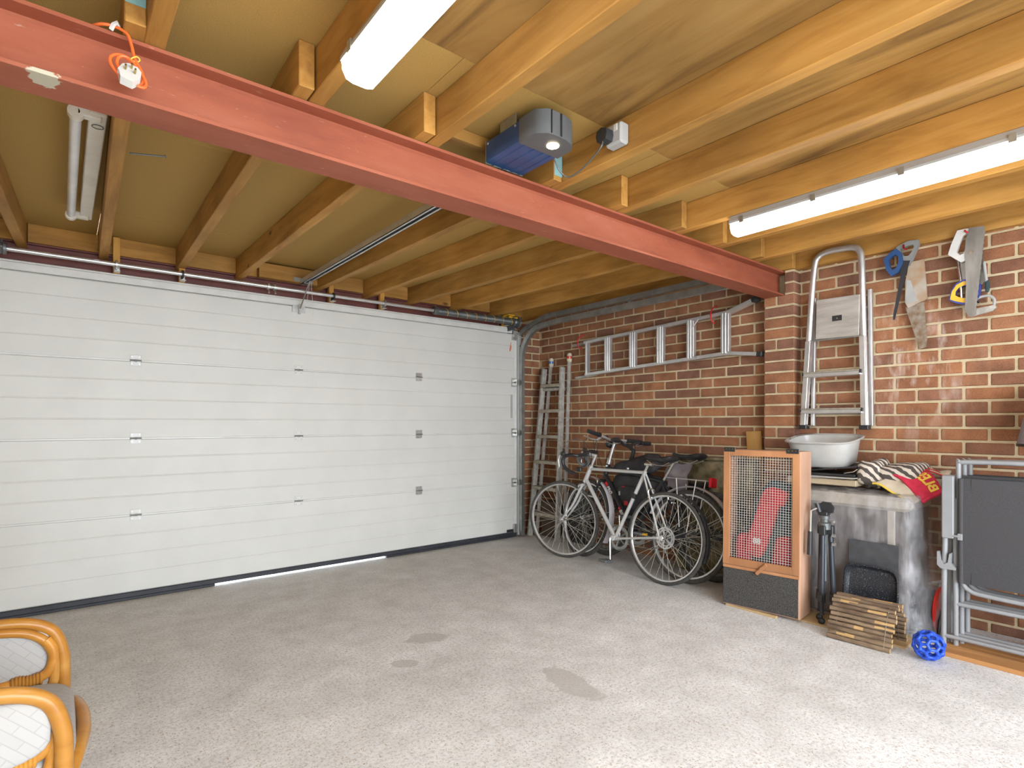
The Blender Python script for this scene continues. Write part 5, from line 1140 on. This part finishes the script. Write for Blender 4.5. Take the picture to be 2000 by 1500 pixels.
TM = T((3.522, 1.190, .190)) @ RY(5) @ RY(-90)
b = MB(TM)
n = 36; L = [(.175, .135, .0), (.179, .139, .002), (.172, .132, .004), (.158, .118, -.022), (.150, .110, -.024)]; vs = []; fs = []
for a, b_, z in L: vs += [V((x, y, z)) for x, y in rrect(0, 0, a, b_, .32, n)]
for i in range(len(L)-1):
    for k in range(n): fs.append((i*n+k, i*n+(k+1) % n, (i+1)*n+(k+1) % n, (i+1)*n+k))
fs += [tuple(range((len(L)-1)*n, len(L)*n))]
L2 = [(a, b_, z-.003) for a, b_, z in L]; o_n = len(vs)
for a, b_, z in L2: vs += [V((x, y, z)) for x, y in rrect(0, 0, a, b_, .32, n)]
for i in range(len(L)-1):
    for k in range(n): fs.append((o_n+i*n+k, o_n+(i+1)*n+k, o_n+(i+1)*n+(k+1) % n, o_n+i*n+(k+1) % n))
fs += [tuple(range(o_n+(len(L)-1)*n, o_n+len(L)*n))[::-1]] + [(k, o_n+k, o_n+(k+1) % n, (k+1) % n) for k in range(n)]
b.add(vs, fs); b.build('pan', 'tray', ty, 50)
lb = thing('log_bridge', 'arched bridge of wired bark logs standing on the floor before the tray', 'log bridge', (3.37, 1.15, 0))
arcp = cr([(3.262, 0, .011), (3.282, 0, .075), (3.305, 0, .135), (3.338, 0, .188), (3.385, 0, .212), (3.428, 0, .198), (3.458, 0, .150), (3.478, 0, .08), (3.489, 0, .011)], 40)
d_ = [0]
for a, b_ in zip(arcp, arcp[1:]): d_.append(d_[-1]+(b_-a).length)
pos = 0; i = 0; NL = 21
for k in range(NL):
    tgt = d_[-1]*k/(NL-1)
    while i < len(d_)-1 and d_[i] < tgt: i += 1
    p = arcp[i]; r_ = random.uniform(.0096, .0128); ya = 1.305+random.uniform(-.008, .008); yb = 1.008+random.uniform(-.008, .008)
    b = MB(); n_ = 9; pts = [(p.x+.012*f_+random.uniform(-.0015, .0015), ya+(yb-ya)*f_, max(p.z, r_)+random.uniform(-.001, .001)) for f_ in [j_/7 for j_ in range(8)]]
    rs_ = [r_*random.uniform(.93, 1.06) for _ in pts]; b.tube(pts, rs_, n_, cap=False)
    b.cur = 1; L_ = len(pts); b.f += [tuple(range(n_))[::-1], tuple(range((L_-1)*n_, L_*n_))]; b.mi += [1, 1]
    if k % 2 == 1 or k in (4, 8):   # a shaved pale patch on the outer side
        s0 = random.randint(1, 5); outd = (V((p.x-3.38, 0, p.z-.03))).normalized()
        for sg in ((s0, s0+1) if k % 3 else (s0,)):
            for kk in range(n_):
                fi = sg*n_+kk
                if fi < 7*n_:
                    cc = sum((b.v[j_] for j_ in b.f[fi]), V((0, 0, 0)))/4; dd = V((cc.x-p.x-.012*(sg+.5)/7, 0, cc.z-max(p.z, r_)))
                    if dd.length > 1e-6 and dd.normalized().dot(outd) > .55: b.mi[fi] = 1
    b.build('log', ['bark', 'barkcut'], lb, 70)
for y in (1.27, 1.04):
    b = MB(); b.tube([V((p.x, y, p.z)) for p in arcp[::16]], .0012, 5); b.build('binding_wire', 'galv', lb)
bl = MB(); br = .071; bcn = V((3.335, .868, br+.002))
ph = (1+5**.5)/2; iv = [V(p).normalized() for p in [(-1, ph, 0), (1, ph, 0), (-1, -ph, 0), (1, -ph, 0), (0, -1, ph), (0, 1, ph), (0, -1, -ph), (0, 1, -ph), (ph, 0, -1), (ph, 0, 1), (-ph, 0, -1), (-ph, 0, 1)]]
nb = {i: [j for j in range(12) if j != i and (iv[i]-iv[j]).length < 1.1] for i in range(12)}
tv = {(i, j): (iv[i]*2+iv[j]).normalized() for i in nb for j in nb[i]}
RB = RX(25) @ RY(33)
ed = [((i, j), (j, i)) for i in nb for j in nb[i] if i < j] + [((i, j), (i, k)) for i in nb for j in nb[i] for k in nb[i] if j < k and (iv[j]-iv[k]).length < 1.1]
for a, b_ in ed:
    pts = [bcn + (RB @ tv[a].lerp(tv[b_], f_).normalized())*(br-.008) for f_ in (0, .25, .5, .75, 1)]
    bl.tube(pts, [.0105, .0078, .0072, .0078, .0105], 8)
tag(bl.build('lattice_ball', 'ball', None, 80), 'blue rubber ball of open hexagon lattice on the floor by the folded chairs', 'ball')
q = MB(); q.cyl((3.62, 1.06, .022), (3.70, .84, .03), .008, 8); tag(q.build('grey_rod', 'steelgrey'), 'thin grey rod lying on the floor behind the blue ball', 'rod')

# cable reel and stick behind the chairs
re_ = thing('cable_reel', 'black cable reel with red rimmed flange between cabinet and folded chairs', 'cable reel', (3.80, .96, 0))
cz = .135
for y, mt, nm in ((.940, 'reelred', 'flange'), (1.035, 'black', 'flange')):
    b = MB(); b.lathe(frame((3.80, y, cz), (0, 0, 1), (1, 0, 0)), [(.02, -.004), (.118, -.004), (.124, 0), (.118, .004), (.02, .004)], 32); b.build(nm, mt, re_)
b = MB()
for i in range(7): y = .953+i*.0117; b.lathe(frame((3.80, y, cz), (0, 0, 1), (1, 0, 0)), [(.098+.003*math.cos(2*PI*k/6), .0055*math.sin(2*PI*k/6)) for k in range(6)], 28, True)
b.lathe(frame((3.80, .987, cz), (0, 0, 1), (1, 0, 0)), [(.05, -.042), (.097, -.042), (.097, .042), (.05, .042)], 24); b.build('wound_cable', 'black', re_)
b = MB(); b.tube([(3.72, .92, .012), (3.72, 1.06, .012)], .010, 8); b.tube([(3.88, .92, .012), (3.88, 1.06, .012)], .010, 8); b.tube(cr([(3.72, .925, .012), (3.76, .925, .10), (3.80, .925, .135), (3.84, .925, .10), (3.88, .925, .012)], 4), .008, 8); b.build('stand', 'black', re_)
q = MB(); q.cyl((3.86, .99, .262), (3.99, .90, .275), .008, 8); q.cyl((3.90, .965, .0), (3.90, .965, .262), .006, 8); tag(q.build('white_stick', 'white'), 'short white handle poking out above the cable reel', 'handle')

# ------------------------------------------------------------------ folded garden chairs
q = MB(); q.box(3.455, 3.80, -.25, .862, .0, .022, .002); tag(q.build('base_board', 'plank', smooth=None), 'brown wooden board on the floor under the folded garden chairs', 'board')
def fold_chair(x, dy, label, front):
    t = thing('folding_chair', label, 'chair', (x, .55, .022), 'folded garden chairs against the wall')
    z0 = .022
    b = MB(); b.tube(cr([(x, .868+dy, z0), (x, .866+dy, .30), (x+.005, .862+dy, .60)], 4), .0125, 10); b.tube([(x, .30+dy, z0), (x+.005, .30+dy, .60)], .0125, 10); b.tube([(x, .868+dy, .065), (x, .30+dy, .065)], .0105, 10); fl = b.build('front_leg', 'chairtube', t, 50)
    b = MB(); xx = x+.022; b.tube([(xx, .822+dy, z0), (xx, .822+dy, .78)], .0125, 10); b.tube([(xx, .34+dy, z0), (xx, .34+dy, .78)], .0125, 10); b.tube([(xx, .822+dy, .235), (xx, .34+dy, .235)], .0105, 10); b.build('rear_leg', 'chairtube', t, 50)
    b = MB(); xb = x+.012; pts = cr([(xb, .795+dy, .84), (xb, .795+dy, .42), (xb, .792+dy, .355), (xb, .765+dy, .318), (xb, .70+dy, .305), (xb, .45+dy, .300), (xb, .40+dy, .312), (xb, .368+dy, .355), (xb, .365+dy, .42), (xb, .365+dy, .84)], 5); b.tube(pts, .0118, 10); b.build('seat_frame', 'chairtube', t, 60)
    b = MB(); xt = x+.030; pts = cr([(xt, .812+dy, .55), (xt, .812+dy, .945), (xt, .808+dy, .962), (xt, .795+dy, .968), (xt, .60+dy, .972), (xt, .37+dy, .968), (xt, .355+dy, .962), (xt, .350+dy, .945), (xt, .350+dy, .55)], 5); b.tube(pts, .0118, 10); b.build('back_frame', 'chairtube', t, 60)
    b = MB(); b.sheet(lambda u, v: V((x-.006-.004*math.sin(PI*v), .797+dy-.44*u, .352+.535*v)), 8, 8, .004); b.tube([(x-.004, .795+dy, .352), (x-.004, .795+dy, .885)], .013, 8); sf = b.build('seat_fabric', 'textil', t, 60)
    b = MB(); b.box(x-.0095, x-.0085, .752+dy, .7535+dy, .354, .884); b.build('seam', 'black', sf, None)
    b = MB(); b.sheet(lambda u, v: V((xt+.006, .80+dy-.44*u, .60+.30*v)), 4, 4, .004); b.build('back_fabric', 'textil', t, 60)
    b = MB(); b.box(x-.022, x+.012, .822+dy, .872+dy, .575, .898, .004); b.build('armrest', 'chairtube', t, None)
    b = MB(); b.box(x-.022, x+.012, .29+dy, .34+dy, .575, .898, .004); b.build('armrest', 'chairtube', t, None)
    b = MB(); b.prism([(-.03, .05), (-.022, .05), (-.014, .008), (.0, -.012), (.016, .0), (.022, .045), (.03, .05), (.028, -.004), (.050, -.026), (.048, -.036), (-.014, -.036), (-.030, -.02)], frame((x-.004, .862+dy, .45), (0, -1, 0), (0, 0, 1)), .03); b.build('hinge_bracket', 'chairtube', t); b = MB(); b.cyl((x-.018, .79+dy, .59), (x-.018, .83+dy, .59), .006, 8); b.box(x-.022, x-.008, .786+dy, .806+dy, .572, .605, .002); b.build('arm_clip', 'chairtube', t)
fold_chair(3.585, 0.0, 'nearest folded grey mesh garden chair of the stack by the wall', True)
fold_chair(3.640, -.012, 'second folded grey mesh garden chair, behind the nearest of the stack', False)
fold_chair(3.695, -.024, 'third folded grey mesh garden chair, closest to the wall in the stack', False)

# shade at the right edge
fl = thing('floor_lamp', 'flared mauve grey shade at the right edge above the folded chairs', 'lamp', (3.87, .485, 0))
b = MB(); n = 32; vs = []; fs = []
prof = [(.142, 1.058), (.085, 1.36), (.082, 1.36), (.139, 1.060)]
b.lathe(T((3.87, .485, 0)), prof, n, True); b.build('lamp_shade', 'mauve', fl, 40)
b = MB(); b.lathe(T((3.87, .485, 0)), [(.1432, 1.050), (.1435, 1.064), (.1375, 1.064), (.1375, 1.050)], n, True); b.build('shade_rim', 'black', fl, 40)
b = MB(); b.cyl((3.87, .485, .02), (3.87, .485, 1.33), .010, 12); b.tube([(3.87, .40, 1.33), (3.87, .57, 1.33)], .003, 6); b.build('pole', 'steelgrey', fl)
b = MB(); b.lathe(T((3.87, .485, 0)), [(.09, .022), (.09, .034), (.02, .045)], 24); b.build('base', 'steelgrey', fl)

# ------------------------------------------------------------------ cane armchair at lower left
ca_ = thing('cane_armchair', 'honey coloured cane armchair with white woven cushions at lower left', 'armchair', (-.25, 1.82, 0))
def cane(name, pts, r, parent=ca_, k=8):
    b = MB(); b.tube(cr(pts, k), r, 12); return b.build(name, 'cane', parent, 60)
for s_, y in ((-1, 1.56), (1, 2.09)):
    arm = cane('arm', [(-.62, y, .595), (-.40, y, .612), (-.20, y, .612), (-.09, y, .606), (-.025, y, .575), (.000, y, .515), (.005, y, .44), (.002, y, .25), (-.004, y, .0)], .0170)
    yi = y-s_*.020
    cane('inner_cane', [(-.60, yi, .58), (-.40, yi, .598), (-.20, yi, .597), (-.10, yi, .588), (-.045, yi, .56), (-.018, yi, .51), (-.016, yi, .44), (-.03, yi, .40)], .0125, arm)
    cane('side_rail', [(-.62, yi, .425), (-.30, yi, .435), (-.10, yi, .447), (-.045, yi, .452), (-.022, yi, .475), (-.018, yi, .52), (-.035, yi, .556)], .0135, arm)
    b = MB()
    for k in range(9): b.lathe(frame((-.105+k*.0075, yi, .447+.002*math.sin(k)), (0, 1, 0), (0, 0, 1)), [(.0165, -.0038), (.0195, 0), (.0165, .0038)], 12, True)
    b.build('binding', 'cane', arm)
    b = MB(); b.blob(T((-.30, y-s_*.004, .520)), .285, .018, .075, .5, 30, 16); b.build('side_pad', 'weave', ca_, 180)
    cane('back_leg', [(-.62, y, .0), (-.625, y, .40), (-.63, y, .595), (-.70, y, .95)], .019)
cane('front_apron', [(-.006, 1.57, .34), (.022, 1.64, .390), (.040, 1.74, .402), (.044, 1.81, .402), (.040, 1.90, .402), (.022, 2.00, .390), (-.006, 2.07, .34)], .0165)
cane('seat_rail', [(-.02, 1.52, .32), (-.02, 2.10, .32)], .017, k=2); cane('back_rail', [(-.62, 1.50, .34), (-.62, 2.12, .34)], .017, k=2); cane('top_rail', [(-.70, 1.50, .95), (-.73, 1.65, 1.02), (-.735, 1.81, 1.04), (-.73, 1.97, 1.02), (-.70, 2.12, .95)], .019)
b = MB(); b.blob(T((-.275, 1.825, .385)), .305, .255, .062, .32, 40, 18); b.build('seat_cushion', 'weave', ca_, 180)
b = MB(); b.blob(T((-.635, 1.812, .70)) @ RY(-12), .05, .285, .28, .35, 36, 18); b.build('back_cushion', 'weave', ca_, 180)
